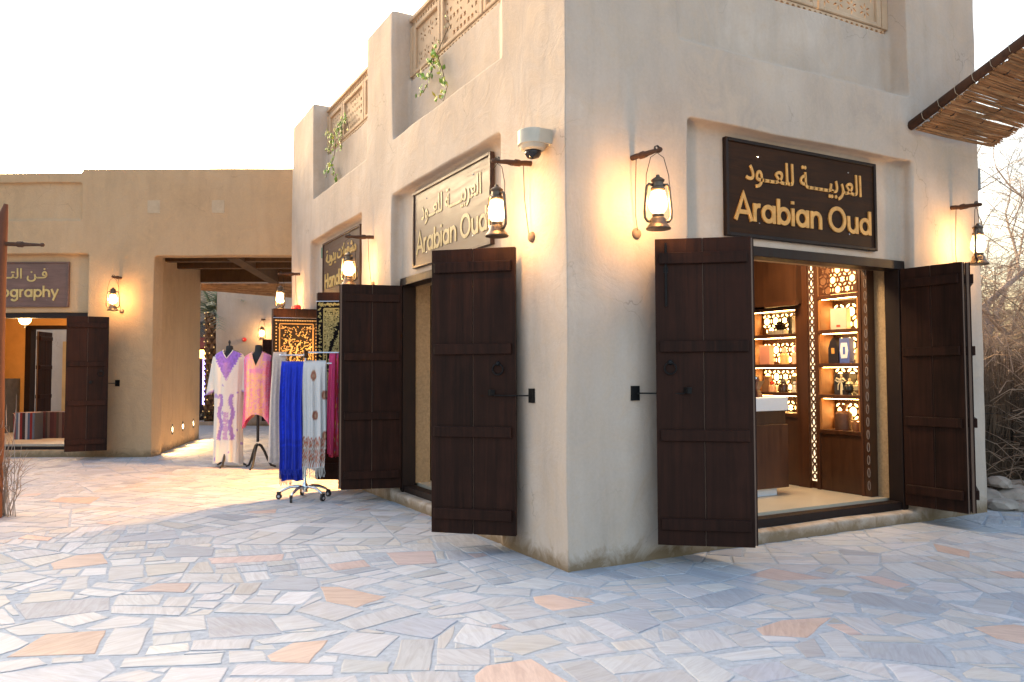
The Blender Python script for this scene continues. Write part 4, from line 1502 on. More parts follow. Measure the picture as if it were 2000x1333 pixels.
def bay(label, xa, xb, zs, zbase, ztop, base_mat):
    """one bay: base cupboard, lit niches between the shelf heights zs, pierced panel on top if ztop"""
    o = thing('display_shelving', label, 'shelving')
    MB(UM).box(xa, xb, .005, .33, .19, zbase - .02).build('base_cupboard', base_mat, o, bevel=.004)
    for x in (xa + .012, xb - .012):
        MB(UM).box(x - .012, x + .012, 0, .34, zbase - .02, zs[-1] + .03).build('side_panel', WALNUT_L, o)
    for z in zs:
        MB(UM).box(xa - .005, xb + .005, -.012, .33, z - .02, z + .02).build('shelf', WALNUT, o, bevel=.003)
    for z0, z1 in zip(zs[:-1], zs[1:]):
        MB(UM).box(xa + .024, xb - .024, .225, .235, z0 + .02, z1 - .02).build('light_panel', LIT, o)
        m = MB(UM)
        pierced(m, xa + .026, xb - .026, z0 + .022, z1 - .022, .128, .200, .212)
        m.build('lattice_screen', WALNUT, o)
        MB(UM).box(xa + .04, xb - .04, .012, .02, z1 - .0245, z1 - .0205).build('led_strip', STRIP, o)
    return o


BASE = timber('cupboard_veneer', (.040, .014, .006), (.085, .034, .014), .35, .06, .5, (12, 12, .9))
b1 = bay('right display bay of lit niches nearest the shop doorway', -1.0, -.50, [.80, 1.165, 1.49, 1.84, 2.20], .80, True, BASE)
MB(UM).box(-1.0, -.50, .20, .21, 2.22, 2.62).build('light_panel', emit('dim_panel', (1, .42, .13), 1.6), b1)
m = MB(UM)
pierced(m, -.985, -.515, 2.225, 2.70, .115, .0, .012)
m.build('lattice_screen', WALNUT, b1)
MB(UM).box(-.50, -.47, -.01, .33, .19, 2.75).build('side_panel', WALNUT, b1)
b2 = bay('left display bay of lit niches behind the perfume counter', -2.0, -1.285, [.95, 1.18, 1.49, 1.825, 2.125], .95, False, BASE)
MB(UM).box(-2.6, -1.2, -.1, .34, 2.16, 2.9).build('bulkhead', BASE, b2)
MB(UM).box(-2.6, -2.0, .0, .34, .19, 2.16).build('side_panel', WALNUT, b2)
MB(UM).box(-1.62, -1.18, -.135, -.09, 2.14, 2.19).build('rail', WALNUT, b2)
pl = thing('inlaid_pilaster', 'walnut pilaster with a lit star lattice strip between the two display bays', 'pilaster')
MB(UM).box(-1.285, -1.13, -.015, .34, .19, 2.9).box(-1.04, -1.0, -.015, .34, .19, 2.9).box(-1.13, -1.04, .03, .34, .19, 2.9).build('post', WALNUT, pl)
MB(UM).box(-1.128, -1.042, .012, .02, .27, 2.7).build('light_strip', emit('strip_panel', (1, .74, .45), .35), pl)
m = MB(UM)
z = .32
while z < 2.68:
    for k, (rx, rz_) in enumerate(((.026, .030), (.024, .042))):
        pts = [(-1.085 + rx * math.cos(t), z + rz_ * math.sin(t)) for t in np.linspace(0, 2 * pi, 9)]
        m.tube([(x, .006, q) for x, q in pts], .010, 4, False)
        z += .082
    m.tube([(-1.12, .006, z - .05), (-1.05, .006, z - .03)], .004, 4).tube([(-1.05, .0062, z - .05), (-1.12, .0062, z - .03)], .004, 4)
m.box(-1.13, -1.122, .0, .012, .27, 2.7).box(-1.048, -1.04, .0, .012, .27, 2.7)
tag(m.build('lattice_strip', WALNUT, pl), kind='stuff')
ps = thing('inlaid_post', 'slim walnut post with lattice strip beside the plaster reveal of the doorway', 'post')
MB(UM).box(-.47, -.40, .0, .2, .19, 2.75).build('post', BASE, ps)
m = MB(UM)
for k in range(18):
    z = .3 + k * .125
    m.tube([(-.42 + .014 * math.cos(t), -.003, z + .045 * math.sin(t)) for t in np.linspace(0, 2 * pi, 9)], .0045, 4, False)
m.build('lattice_strip', plain('pale_strip', (.26, .2, .16), .5), ps)
# counter
co = thing('sales_counter', 'walnut perfume counter with a thick white top inside the doorway', 'counter')
MB().box(2.1, 3.20, .90, 1.6, .27, .90).build('cabinet', WALNUT, co, bevel=.004)
MB().box(2.1, 3.18, .915, 1.58, .90, 1.035).build('drawer', BASE, co)
MB().box(2.05, 3.19, .885, 1.6, 1.035, 1.17).build('top', WHITE, co, bevel=.006)
MB().box(2.2, 3.10, .97, 1.5, .19, .27).build('plinth', WHITE, co)
# back and ceiling of the perfume shop
MB().box(.5, 4.6, 3.7, 3.8, .19, 2.95).build('back_wall', BASE, house)
al = bpy.data.lights.new('ceiling_lamp', 'AREA')
al.energy = 12
al.size = .5
al.color = (1.0, .70, .38)
ao = bpy.data.objects.new('ceiling_lamp', al)
COL.objects.link(ao)
cl = thing('ceiling_downlight', 'recessed square downlight in the perfume shop ceiling', 'lamp', (2.9, .8, 2.93))
MB().box(-.28, .28, -.28, .28, -.012, .02).build('diffuser', emit('downlight', (1, .8, .5), 1.5), cl)
ao.parent = cl
ao.location = (0, 0, -.03)


def gy(Y, x=.15):
    return UM @ Vector((-Y, x, 0))


def item(name, label, cat, Y, z, d=.12, group=None, rz=0.0):
    p = gy(Y, d)
    return thing(name, label, cat, (p.x, p.y, z), pi / 2 * 3 + rz, group)   # local -y faces the room


def carton(name, label, Y, z, w_, dpt, h, c, d=.12, rz=0.0, band=None):
    o = item(name, label, 'box', Y, z, d, None, rz)
    MB().box(-w_ / 2, w_ / 2, -dpt / 2, dpt / 2, 0, h).build('carton', plain('card_' + name + '%d' % int(z * 1000 + Y * 100), c, .5, var=.06), o, bevel=.003)
    if band:
        MB().box(-w_ * .12, w_ * .12, -dpt / 2 - .003, -dpt / 2, h * band[0], h * band[1]).build('printed_mark', plain('mark%d' % int(z * 1000), band[2], .5), o)
    return o


def bottle(label, Y, z, h, r, c, cap, d=.1, group=None):
    o = item('perfume_bottle', label, 'bottle', Y, z, d, group)
    MB().lathe([(.0, 0), (r, 0), (r, h * .5), (r * .8, h * .62), (r * .3, h * .68), (r * .3, h * .74)], n=10).build('flask', plain('flask_%d' % int(1e4 * (Y + z)), c, .12, var=.1), o, smooth='auto')
    MB().lathe([(.0, h * .72), (r * .55, h * .72), (r * .62, h * .85), (r * .4, h), (.0, h)], n=8).build('stopper', plain('stopper_%d' % int(1e4 * (Y + z)), cap, .2, var=.1), o, smooth='auto')
    return o


carton('gift_box', 'cream cardboard gift box on the upper right shelf', .80, 1.86, .17, .1, .22, (.62, .50, .36), .1, .25, (.12, .22, (.5, .06, .03)))
arch_ = item('arch_case', 'black pointed arch perfume case on the right hand shelf', 'case', .86, 1.51, .1)
MB().holes([(-.06, 0), (.06, 0), (.06, .16), (.035, .23), (0, .27), (-.035, .23), (-.06, .16)], [], -.05, .05).build('case', plain('black_case', (.02, .016, .02), .35), arch_)
MB().box(-.018, .018, -.054, -.0505, .10, .16).build('printed_mark', GOLD, arch_)
bl = carton('patterned_box', 'blue and white patterned box beside the black arch case', .73, 1.51, .12, .08, .26, (.08, .13, .42), .1)
MB().holes([(-.035, .05), (.035, .05), (.05, .13), (.035, .21), (-.035, .21), (-.05, .13)], [[(-.015, .09), (.015, .09), (.015, .17), (-.015, .17)]], -.044, -.0405).build('printed_mark', WHITE, bl)
bottle('clear bottle with wide stopper behind the blue patterned box', .60, 1.51, .24, .05, (.75, .55, .3), (.8, .6, .35), .14)
rb = carton('ribbon_box', 'dark gift box tied with a cream ribbon', .78, 1.185, .18, .12, .22, (.035, .03, .035), .13)
m = MB().box(-.012, .012, -.065, -.0605, 0, .222)
for s in (-1, 1):
    m.tube([(0, -.07, .15), (s * .04, -.085, .17), (s * .06, -.08, .15), (s * .035, -.075, .135), (0, -.07, .15)], .009, 5)
    m.tube([(0, -.07, .15), (s * .025, -.08, .10), (s * .03, -.075, .05)], .007, 5)
m.build('ribbon', plain('ribbon', (.72, .62, .42), .5), rb)
for Y, lab, c in ((.69, 'black lidded incense jar right of the ribbon box', (.03, .03, .03)), (.58, 'pale glass lidded jar at the end of the ribbon box shelf', (.55, .45, .25))):
    o = item('lidded_jar', lab, 'jar', Y, 1.185, .08)
    MB().lathe([(.0, 0), (.03, 0), (.022, .02), (.05, .05), (.052, .09), (.035, .11), (.0, .112)], n=12).build('jar', plain('jar%d' % int(Y * 100), c, .15), o, smooth='auto')
    MB().lathe([(.04, .112), (.03, .13), (.012, .145), (.016, .16), (.0, .175)], n=12).build('lid', plain('jar_lid', (.6, .5, .3), .25), o, smooth='auto')
pk = item('wrapped_pack', 'brown tied pouch on the lowest right shelf', 'pouch', .80, .82, .12)
MB().lathe([(.0, 0), (.085, .0), (.092, .06), (.088, .17), (.06, .195), (.02, .2)], n=14).build('pouch', plain('brown_wrap', (.10, .045, .025), .5, bmp=.5, scale=14), pk, smooth='auto')
MB().lathe([(.02, .2), (.018, .21), (.05, .25), (.06, .262), (.0, .24)], n=9).build('tied_top', plain('wrap_top', (.25, .11, .05), .3), pk)
bw = item('small_bowl', 'small clay coloured bowl beside the brown pouch', 'bowl', .63, .82, .1)
MB().lathe([(.0, 0), (.035, 0), (.055, .05), (.06, .09), (.052, .09), (.045, .05), (.0, .02)], n=14).build('bowl', plain('terracotta', (.45, .2, .08), .5), bw, smooth='auto')
MB().lathe([(.0, .1), (.055, .1), (.055, .115), (.0, .12)], n=14).build('lid', plain('terracotta_lid', (.5, .28, .12), .5), bw)
# left bay goods
dk = item('open_case', 'open black presentation case on the upper left shelf', 'case', 1.62, 1.845, .1)
MB().box(-.12, .10, -.06, .06, 0, .05).build('tray', plain('case_tray', (.35, .3, .22), .2), dk)
MB().add([(-.1, .05, .05), (.02, .05, .05), (.12, -.05, .05), (-.1, .055, .15), (-.02, .055, .16), (.12, -.04, .06)], [(0, 1, 2, 5, 4, 3), (3, 4, 5, 2, 1, 0)][:1]).build('lid', plain('case_lid', (.012, .012, .012), .2), dk)
carton('white_box', 'tall white perfume carton at the end of the upper left shelf', 1.38, 1.845, .075, .06, .20, (.72, .66, .5), .1, 0, (.05, .09, (.05, .04, .04)))
carton('black_box', 'slim black carton leaning beside the tall white one', 1.455, 1.845, .03, .06, .20, (.015, .012, .012), .1)
carton('pink_box', 'salmon pink perfume carton on the middle left shelf', 1.80, 1.51, .15, .08, .22, (.72, .30, .20), .08)
bottle('amber bottle with pink stopper in the middle of the left shelf', 1.56, 1.51, .19, .05, (.75, .42, .16), (.8, .5, .4), .1)
bottle('rose bottle with mauve stopper at the end of the middle left shelf', 1.40, 1.51, .20, .045, (.8, .45, .3), (.65, .3, .45), .1)
carton('brown_box', 'brown upright carton on the lower left shelf', 1.82, 1.20, .11, .06, .18, (.22, .11, .05), .1)
bottle('red topped flat bottle in front of the brown carton', 1.70, 1.20, .12, .05, (.55, .28, .14), (.5, .05, .03), .06)
bottle('dark squat bottle on the lower left shelf', 1.55, 1.20, .15, .055, (.05, .025, .015), (.1, .09, .08), .07)
carton('grey_box', 'olive grey carton standing on the lower left shelf', 1.40, 1.20, .12, .06, .18, (.17, .15, .09), .12)
bottle('clear bottle with silver neck before the olive grey carton', 1.37, 1.20, .12, .04, (.7, .6, .42), (.5, .5, .5), .05)
mk = thing('incense_burner', 'dark red mubkhara incense burner on the white counter', 'incense burner', (2.86, 1.0, 1.17), .3)
m = MB().box(-.05, .05, -.05, .05, 0, .02)
m.add([(-.05, -.05, .02), (.05, -.05, .02), (.05, .05, .02), (-.05, .05, .02), (-.03, -.03, .08), (.03, -.03, .08), (.03, .03, .08), (-.03, .03, .08)], [(0, 1, 5, 4), (1, 2, 6, 5), (2, 3, 7, 6), (3, 0, 4, 7)])
m.add([(-.03, -.03, .08), (.03, -.03, .08), (.03, .03, .08), (-.03, .03, .08), (-.065, -.065, .16), (.065, -.065, .16), (.065, .065, .16), (-.065, .065, .16)], [(0, 1, 5, 4), (1, 2, 6, 5), (2, 3, 7, 6), (3, 0, 4, 7), (4, 5, 6, 7)])
m.build('stand', plain('burner_red', (.10, .018, .012), .35), mk)
for k, (sx, sy) in enumerate(((-1, -1), (1, -1), (1, 1), (-1, 1))):
    MB().add([(sx * .065, sy * .065, .155), (sx * .03, sy * .065, .155), (sx * .065, sy * .03, .155), (sx * .07, sy * .07, .215)], [(0, 1, 3), (0, 3, 2), (1, 2, 3), (0, 2, 1)]).build('horn', MATS['burner_red'], mk)
MB().ball((0, 0, .185), .028, 8, 6).build('bowl', CHROME, mk, smooth=True)

# ------------------------------------------------------------------ handicraft shop: lit room spilling light on the paving
hl = thing('ceiling_lamp_panel', 'bright ceiling lamp just inside the handicraft shop doorway', 'lamp', (.62, 5.75, 2.6))
MB().box(-.3, .3, -.3, .3, 0, .03).build('diffuser', emit('shop_lamp', (1, .78, .45), 6), hl)
al = bpy.data.lights.new('shop_lamp_light', 'SPOT')
al.energy = 330
al.shadow_soft_size = .22
al.spot_size = R(150)
al.spot_blend = .4
al.color = (1.0, .48, .13)
ao = bpy.data.objects.new('shop_lamp_light', al)
COL.objects.link(ao)
ao.parent = hl
ao.location = (0, 0, -.25)
ao.rotation_euler = Vector((.75, 0, .65)).to_track_quat('Z', 'Y').to_euler()

# ------------------------------------------------------------------ textiles
CLOTH = vcol('cloth', .85, .35, 70, .15)
GTHREAD = vcol('gold_thread', .5, .2, 90)


def tapestry(M, W, H, kind, label, seed):
    r_ = random.Random(seed)
    o = thing('tapestry', label, 'tapestry')
    o.matrix_world = M
    MB().box(-.012, W + .012, -.012, 0, -.01, H + .012).build('cloth', plain('black_velvet', (.008, .007, .008), .95, spec=.1), o)
    g, k = MB(), [0]

    def put(P, col):
        k[0] += 1
        y = -.0135 - (k[0] % 7) * .0004
        g.add([(x, y, z) for x, z in P], [tuple(range(len(P)))], col)

    def lf(x, z, L, wd_, th, col):
        put(leaf_hole(x, z, L, wd_, th), col)

    def path(P, wd_, col):
        for (a, b_), (c_, d) in zip(P[:-1], P[1:]):
            L = math.hypot(c_ - a, d - b_) or 1
            nx, nz_ = -(d - b_) / L * wd_, (c_ - a) / L * wd_
            put([(a - nx, b_ - nz_), (c_ - nx, d - nz_), (c_ + nx, d + nz_), (a + nx, b_ + nz_)], col)
    A_, B_ = ((.125, .075, .025), (.085, .046, .014)) if kind == 'tree' else ((.36, .29, .09), (.27, .22, .07))
    pale = (.18, .135, .08)
    bw_ = .075
    n = 26
    for side in range(4):
        for i in range(n):
            t = (i + .5) / n
            x, z = ((t * W, bw_ * .35), (t * W, H - bw_ * .35), (bw_ * .35, t * H), (W - bw_ * .35, t * H))[side]
            put(ellipse(x, z, .011, .011, 0, 6), pale if kind == 'tree' else A_)
            if kind != 'tree':
                for e in range(3):
                    lf(x + r_.uniform(-.02, .02), z + r_.uniform(-.02, .02), .014, .006, r_.uniform(0, 6), A_ if e else B_)
    fr = bw_
    path([(fr, fr), (W - fr, fr), (W - fr, H - fr), (fr, H - fr), (fr, fr)], .008, A_)
    fx0, fx1, fz0, fz1 = fr + .02, W - fr - .02, fr + .02, H - fr - .02
    if kind == 'tree':
        for P in ([(.28, .55), (.24, .75), (.26, .92), (.20, 1.08)], [(.30, .5), (.34, .72), (.33, .9), (.40, 1.02)], [(.33, .5), (.46, .72), (.48, .86), (.58, .95)], [(.27, .5), (.16, .70), (.17, .85)]):
            P = [(x / .66 * W, z / 1.27 * H * .92) for x, z in P]
            Q = []
            for i in range(len(P) - 1):
                for s in range(5):
                    t = s / 5
                    Q.append((P[i][0] + (P[i + 1][0] - P[i][0]) * t + .012 * math.sin(7 * t + i), P[i][1] + (P[i + 1][1] - P[i][1]) * t))
            path(Q, .010, pale)
        for i in range(520):
            x, z = r_.uniform(fx0, fx1), r_.uniform(fz0, fz1 - .02)
            d = math.hypot((x - W / 2) / (W * .43), (z - H * .66) / (H * .30))
            if d > 1 and z > H * .5:
                continue
            lf(x, z, r_.uniform(.010, .020), r_.uniform(.005, .009), r_.uniform(0, 6), r_.choice((A_, B_, pale, (.16, .14, .05))))
        for bx, bz, s in ((.13, 1.11, 1), (.53, 1.11, -1), (.24, .93, 1), (.18, .78, 1), (.47, .76, -1)):
            bx, bz = bx / .66 * W, bz / 1.27 * H * 1.02
            put(ellipse(bx, bz, .034, .015, .3 * s, 8), A_)
            put(ellipse(bx + s * .036, bz + .014, .013, .011, 0, 6), pale)
            put([(bx - s * .03, bz - .01), (bx - s * .075, bz + .012), (bx - s * .06, bz - .02)], A_)
            put([(bx - s * .005, bz + .005), (bx - s * .03, bz + .045), (bx + s * .012, bz + .015)], pale)
    else:
        path([(fr + .035, fr), (fr + .035, H - fr - .03), (W - fr - .035, H - fr - .03), (W - fr - .035, fr)], .006, A_)
        cx = W / 2

        def inside(x, z):                # under the scalloped arch
            sx = abs(x - cx) / (W * .36)
            if z < H * .42:
                return sx < .62
            top = H * .42 + H * .40 * (1 - sx ** 1.3) if sx < 1 else 0
            return z < top + .015 * math.sin(sx * 26) - .01 and sx < .95

        for i in range(2600):
            x, z = r_.uniform(fr + .01, W - fr - .01), r_.uniform(fr, H - fr - .01)
            a = inside(x, z)
            near = any(inside(x + dx, z + dz) != a for dx, dz in ((.025, 0), (-.025, 0), (0, .03), (0, -.03)))
            if near:
                continue
            lf(x, z, r_.uniform(.011, .019), r_.uniform(.006, .010), r_.uniform(0, 6), r_.choice((A_, B_, (.46, .38, .14))))
    tag(g.build('embroidery', GTHREAD, o), kind='stuff')
    rod = MB().tube([(-.02, -.004, H + .012), (W + .02, -.004, H + .012)], .008, 6)
    rod.build('rod', CHROME, o)


def on_leaf(F, J, z, off=.055):
    d = Vector((J[0] - F[0], J[1] - F[1], 0)).normalized()
    M = frame_m((F[0], F[1], z), d)
    return M @ Matrix.Translation((.012, -off, 0))


tapestry(on_leaf(F6, J6, .98), .635, 1.27, 'tree', 'black tapestry with golden tree and birds on the farther door leaf', 5)
tapestry(on_leaf((F5[0], F5[1] - .05), (-.03, 4.45), .95), .58, 1.33, 'arch', 'tapestry with a scalloped golden arch on the nearer door leaf', 6)


def cloth_mesh(name, W, lens, cols, folds, mat=CLOTH, nx=56, nzr=110, flare=.0, amp=.016, seed=0, thick=.012, gap=.05):
    """a length of cloth laid over a bar along local x at z=0; hangs lens[0] in front (-y) and lens[1] behind"""
    r_ = random.Random(seed)
    ph = [r_.uniform(0, 6) for _ in range(3)]
    m = MB()
    v, t = [], []
    tot = lens[0] + lens[1]
    for j in range(nzr + 1):
        s = j / nzr * tot - lens[0]
        for i in range(nx + 1):
            u = i / nx
            d = min(1, abs(s) * 3)
            x = (u - .5) * W * (1 + flare * abs(s)) + .006 * math.sin(5 * s + ph[0])
            w_ = amp * d * (math.sin(u * folds * 2 * pi + ph[1] + .6 * math.sin(3 * s)) + .4 * math.sin(u * folds * 4.7 * pi + ph[2]))
            y0 = gap / 2 * min(1, abs(s) / .05)
            y = (-y0 if s < 0 else y0) + w_ - .02 * abs(s) * (1 if s < 0 else -.5)
            z = -abs(s) + .018 * (1 - min(1, abs(s) / .03)) + .008 * math.sin(u * 9 + ph[2]) * d
            v.append((x, y, z))
            t.append(cols(u, -s if s < 0 else s, s < 0))
    f = [(j * (nx + 1) + i, j * (nx + 1) + i + 1, (j + 1) * (nx + 1) + i + 1, (j + 1) * (nx + 1) + i) for j in range(nzr) for i in range(nx)]
    m.add(v, f, t)
    return m


def fringe(m, W, z, y, n, L, col, seed):
    r_ = random.Random(seed)
    for i in range(n):
        x = (i / (n - 1) - .5) * W
        m.tube([(x, y, z + .01), (x + r_.gauss(0, .004), y + r_.gauss(0, .006), z - L * .5), (x + r_.gauss(0, .008), y + r_.gauss(0, .01), z - L * r_.uniform(.8, 1.1))], [.004, .003, .0035], 4, True, col)


rack = thing('scarf_rack', 'chrome four arm scarf rack on castors outside the handicraft shop', 'clothes rack', (-.80, 4.30, 0))
MB().lathe([(.0, .08), (.034, .08), (.034, .16), (.022, .18), (.016, .2), (.016, 1.62), (.02, 1.63), (.02, 1.66), (.0, 1.67)], n=14).build('pole', CHROME, rack, smooth='auto')
for k in range(5):
    a = R(-62 + k * 72)
    c_, s_ = math.cos(a), math.sin(a)
    MB().tube([(c_ * r, s_ * r, z) for r, z in ((.02, .13), (.08, .145), (.17, .135), (.25, .10), (.285, .075))], [.02, .019, .017, .015, .013], 8).build('leg', CHROME, rack, smooth=True)
    cs = MB(Matrix.Translation((c_ * .29, s_ * .29, .033)) @ Matrix.Rotation(a + .5 * k, 4, 'Z'))
    cs.tube([(-.012, 0, 0), (.012, 0, 0)], .033, 12).box(-.016, .016, -.02, .02, .018, .05)
    w_ = cs.build('castor', BLACKP, rack, smooth='auto')
    MB(Matrix.Translation((c_ * .29, s_ * .29, .033)) @ Matrix.Rotation(a + .5 * k, 4, 'Z')).tube([(-.0145, 0, 0), (.0145, 0, 0)], .015, 10).build('hub', CHROME, w_)
RV = Vector((rt0.x, rt0.y, 0))
arms = [(RV, 1, 1.66, .36, 'right'), (RV, -1, 1.63, .36, 'left')]
am = MB()
RA = RV * .97 + Vector((.477, .879, 0)) * .22
LA = -RV * .98 + Vector((.477, .879, 0)) * .10
for d, z, L in ((RA, 1.665, .38), (LA, 1.635, .30)):
    am.tube([(0, 0, z), tuple(d.normalized() * L + Vector((0, 0, z)))], .010, 8)
    am.ball(tuple(d.normalized() * L + Vector((0, 0, z))), .014, 8, 6)
am.box(-.022, .022, -.022, .022, 1.60, 1.69)
am.build('arm', CHROME, rack, smooth='auto')
low = MB().tube([tuple(-RV * .27 + Vector((0, -.0, 1.54))), tuple(RV * .30 + Vector((0, 0, 1.54)))], .010, 8)
low.build('arm', CHROME, rack, smooth='auto')


def scarf(name, label, off, z, rz, W, lens, cols, folds, seed, fr=None, flare=0.0, amp=.016):
    o = thing(name, label, 'scarf', tuple(Vector((-.80, 4.30, 0)) + off + Vector((0, 0, z))), math.atan2(RV.y, RV.x) + rz)
    cloth_mesh(name, W, lens, cols, folds, seed=seed, flare=flare, amp=amp).build('cloth', CLOTH, o, smooth=True)
    if fr:
        m = MB()
        fringe(m, W * .96 * (1 + flare * lens[0]), -lens[0], -.03 - .02 * lens[0], fr[1], fr[0], fr[2], seed)
        tag(m.build('fringe', CLOTH, o), kind='stuff')
    return o


def blue(u, s, front):
    n = noise.noise(Vector((u * 14, s * 9, 3)))
    k = 1.0 + .35 * n
    if .10 < u < .17 and int(s * 40) % 2:
        k *= 1.35
    if s > .95 or (.88 < s < .92):
        k *= .75
    return (.004 * k, .028 * k, .50 * k)


def white_s(u, s, front):
    base = (.66, .65, .64)
    for cu, cs_ in ((.48, .17), (.55, .62), (.97, .40), (.97, .86)):
        x, y = (u - cu) * .33, (s - cs_)
        d = math.hypot(x / .042, (y + .012) / (.050 if y > -.01 else .065))
        if d < 1:
            return (.30, .10, .065) if .45 < d < .85 else (.45, .27, .17)
    if .84 < s < 1.16:
        v = (s - .86) / .30
        for cu, cv, rr in ((.12, .25, .10), (.38, .75, .11), (.62, .25, .10), (.88, .75, .11), (.36, .22, .075), (.12, .78, .075), (.62, .78, .075), (.88, .22, .075)):
            d = math.hypot((u - cu), (v - cv) * 1.15) / rr
            if d < .55:
                return (.44, .33, .24)
            if d < 1:
                return (.42, .11, .06)
            if d < 1.2:
                return (.60, .54, .50)
        q = math.sin(u * 42 + 3 * math.sin(v * 9)) * math.sin(v * 19 + 2 * math.sin(u * 21))
        if v < 0:
            return (.42, .12, .07) if math.sin(u * 36) > .35 + 30 * -(s - .86) else base
        return (.43, .15, .09) if q > .12 else (.25, .17, .12) if q < -.55 else (.62, .57, .53)
    if 1.16 <= s < 1.185:
        return (.45, .16, .09) if math.sin(u * 70) > 0 else base
    return base


def beige(u, s, front):
    n = noise.noise(Vector((u * 9, s * 22, 3)))
    k = 1 + .15 * n
    if u > .62 and u < .8 and int(s * 34) % 3 == 0:
        k *= .72
    if s > 1.2:
        k *= .88
    return (.58 * k, .47 * k, .40 * k)


def pinkred(u, s, front):
    a = (.70, .055, .20) if s < .8 else lerp((.70, .055, .20), (.50, .02, .08), min(1, (s - .8) * 2))
    return a


def redflower(u, s, front):
    n = noise.noise(Vector((u * 9, s * 14, 6)))
    if n > .38:
        return ((.03, .06, .25), (.5, .35, .05), (.05, .2, .1))[int(s * 17) % 3]
    return (.36, .010, .018)


def plaid(u, s, front):
    a = int(u * 9) % 3
    b_ = int(s * 14) % 3
    c_ = ((.40, .27, .24), (.25, .16, .17), (.36, .33, .36))[(a + b_) % 3]
    return c_


scarf('blue_scarf', 'deep royal blue patterned scarf hanging from the chrome rack', -RV * .155 + Vector((0, -.01, 0)), 1.555, .03, .25, (1.22, 1.35), blue, 3, 1, (.06, 26, (.006, .03, .42)))
scarf('white_scarf', 'white scarf with rust paisley embroidery and fringe on the rack', RV * .105 + Vector((0, -.012, 0)), 1.555, -.02, .255, (1.20, 1.0), white_s, 2.5, 2, (.11, 24, (.62, .60, .56)))
scarf('beige_scarf', 'pale beige shawl at the left end of the scarf rack', -RV * .34 + Vector((.05, .06, 0)), 1.66, .0, .15, (1.25, 1.2), beige, 1.5, 3, None, .38)
scarf('pink_scarf', 'bright pink scarf turning red at the right end of the rack', RV * .285 + Vector((.06, .09, 0)), 1.66, .0, .10, (1.16, 1.2), pinkred, 1.5, 4, None, .30)
scarf('red_scarf', 'red flowered scarf hanging closest to the door leaf', RV * .345 + Vector((.06, .09, 0)), 1.66, .0, .075, (1.18, 1.2), redflower, 1.5, 5)
scarf('plaid_scarf', 'dull checked scarf reaching lowest behind the beige and blue ones', -RV * .26 + Vector((.08, .10, 0)), 1.5, .0, .14, (1.28, 1.2), plaid, 2, 6, (.08, 14, (.3, .2, .18)))
scarf('green_scarf', 'dark green scarf mostly hidden behind the blue one', -RV * .06 + Vector((.07, .12, 0)), 1.5, .0, .10, (1.18, 1.0), lambda u, s, f: (.012, .045, .035), 2, 7, (.08, 12, (.25, .22, .15)))


# dress forms and tunics
def dress_form(label, loc, rz, neck):
    o = thing('dress_form', label, 'mannequin', loc, rz)
    MB().lathe([(.0, .40), (.022, .40), (.022, 1.2), (.0, 1.2)], n=10).build('pole', BLACKP, o, smooth='auto')
    for k in range(3):
        a = R(-95 + k * 120)
        MB().tube([(math.cos(a) * r, math.sin(a) * r, z) for r, z in ((.01, .36), (.05, .34), (.10, .25), (.15, .13), (.20, .04), (.27, .015))], [.022, .022, .02, .019, .018, .014], 7).build('leg', BLACKP, o, smooth=True)
    m = MB()
    prof = [(.0, 1.05), (.13, 1.06), (.16, 1.2), (.155, 1.35), (.165, 1.5), (.175, 1.60), (.155, 1.68), (.09, 1.735), (.062, 1.77), (.056, 1.82), (.052, 1.86), (.03, 1.872), (.0, 1.873)]
    n = 18
    v, f = [], []
    for r, z in prof:
        for i in range(n):
            t = 2 * pi * i / n
            v.append((r * (1.12 if z > 1.4 and z < 1.72 else 1.0) * math.cos(t), r * .58 * math.sin(t), z))
    for j in range(len(prof) - 1):
        f += [(j * n + i, j * n + (i + 1) % n, (j + 1) * n + (i + 1) % n, (j + 1) * n + i) for i in range(n)]
    m.add(v, f)
    m.build('torso', plain('black_form', (.012, .011, .012), .7), o, smooth=True)
    if neck:
        MB().lathe([(.0, 1.87), (.014, 1.872), (.012, 1.90), (.020, 1.915), (.018, 1.94), (.006, 1.955), (.0, 1.956)], n=10).build('finial', BLACKP, o, smooth='auto')
    return o


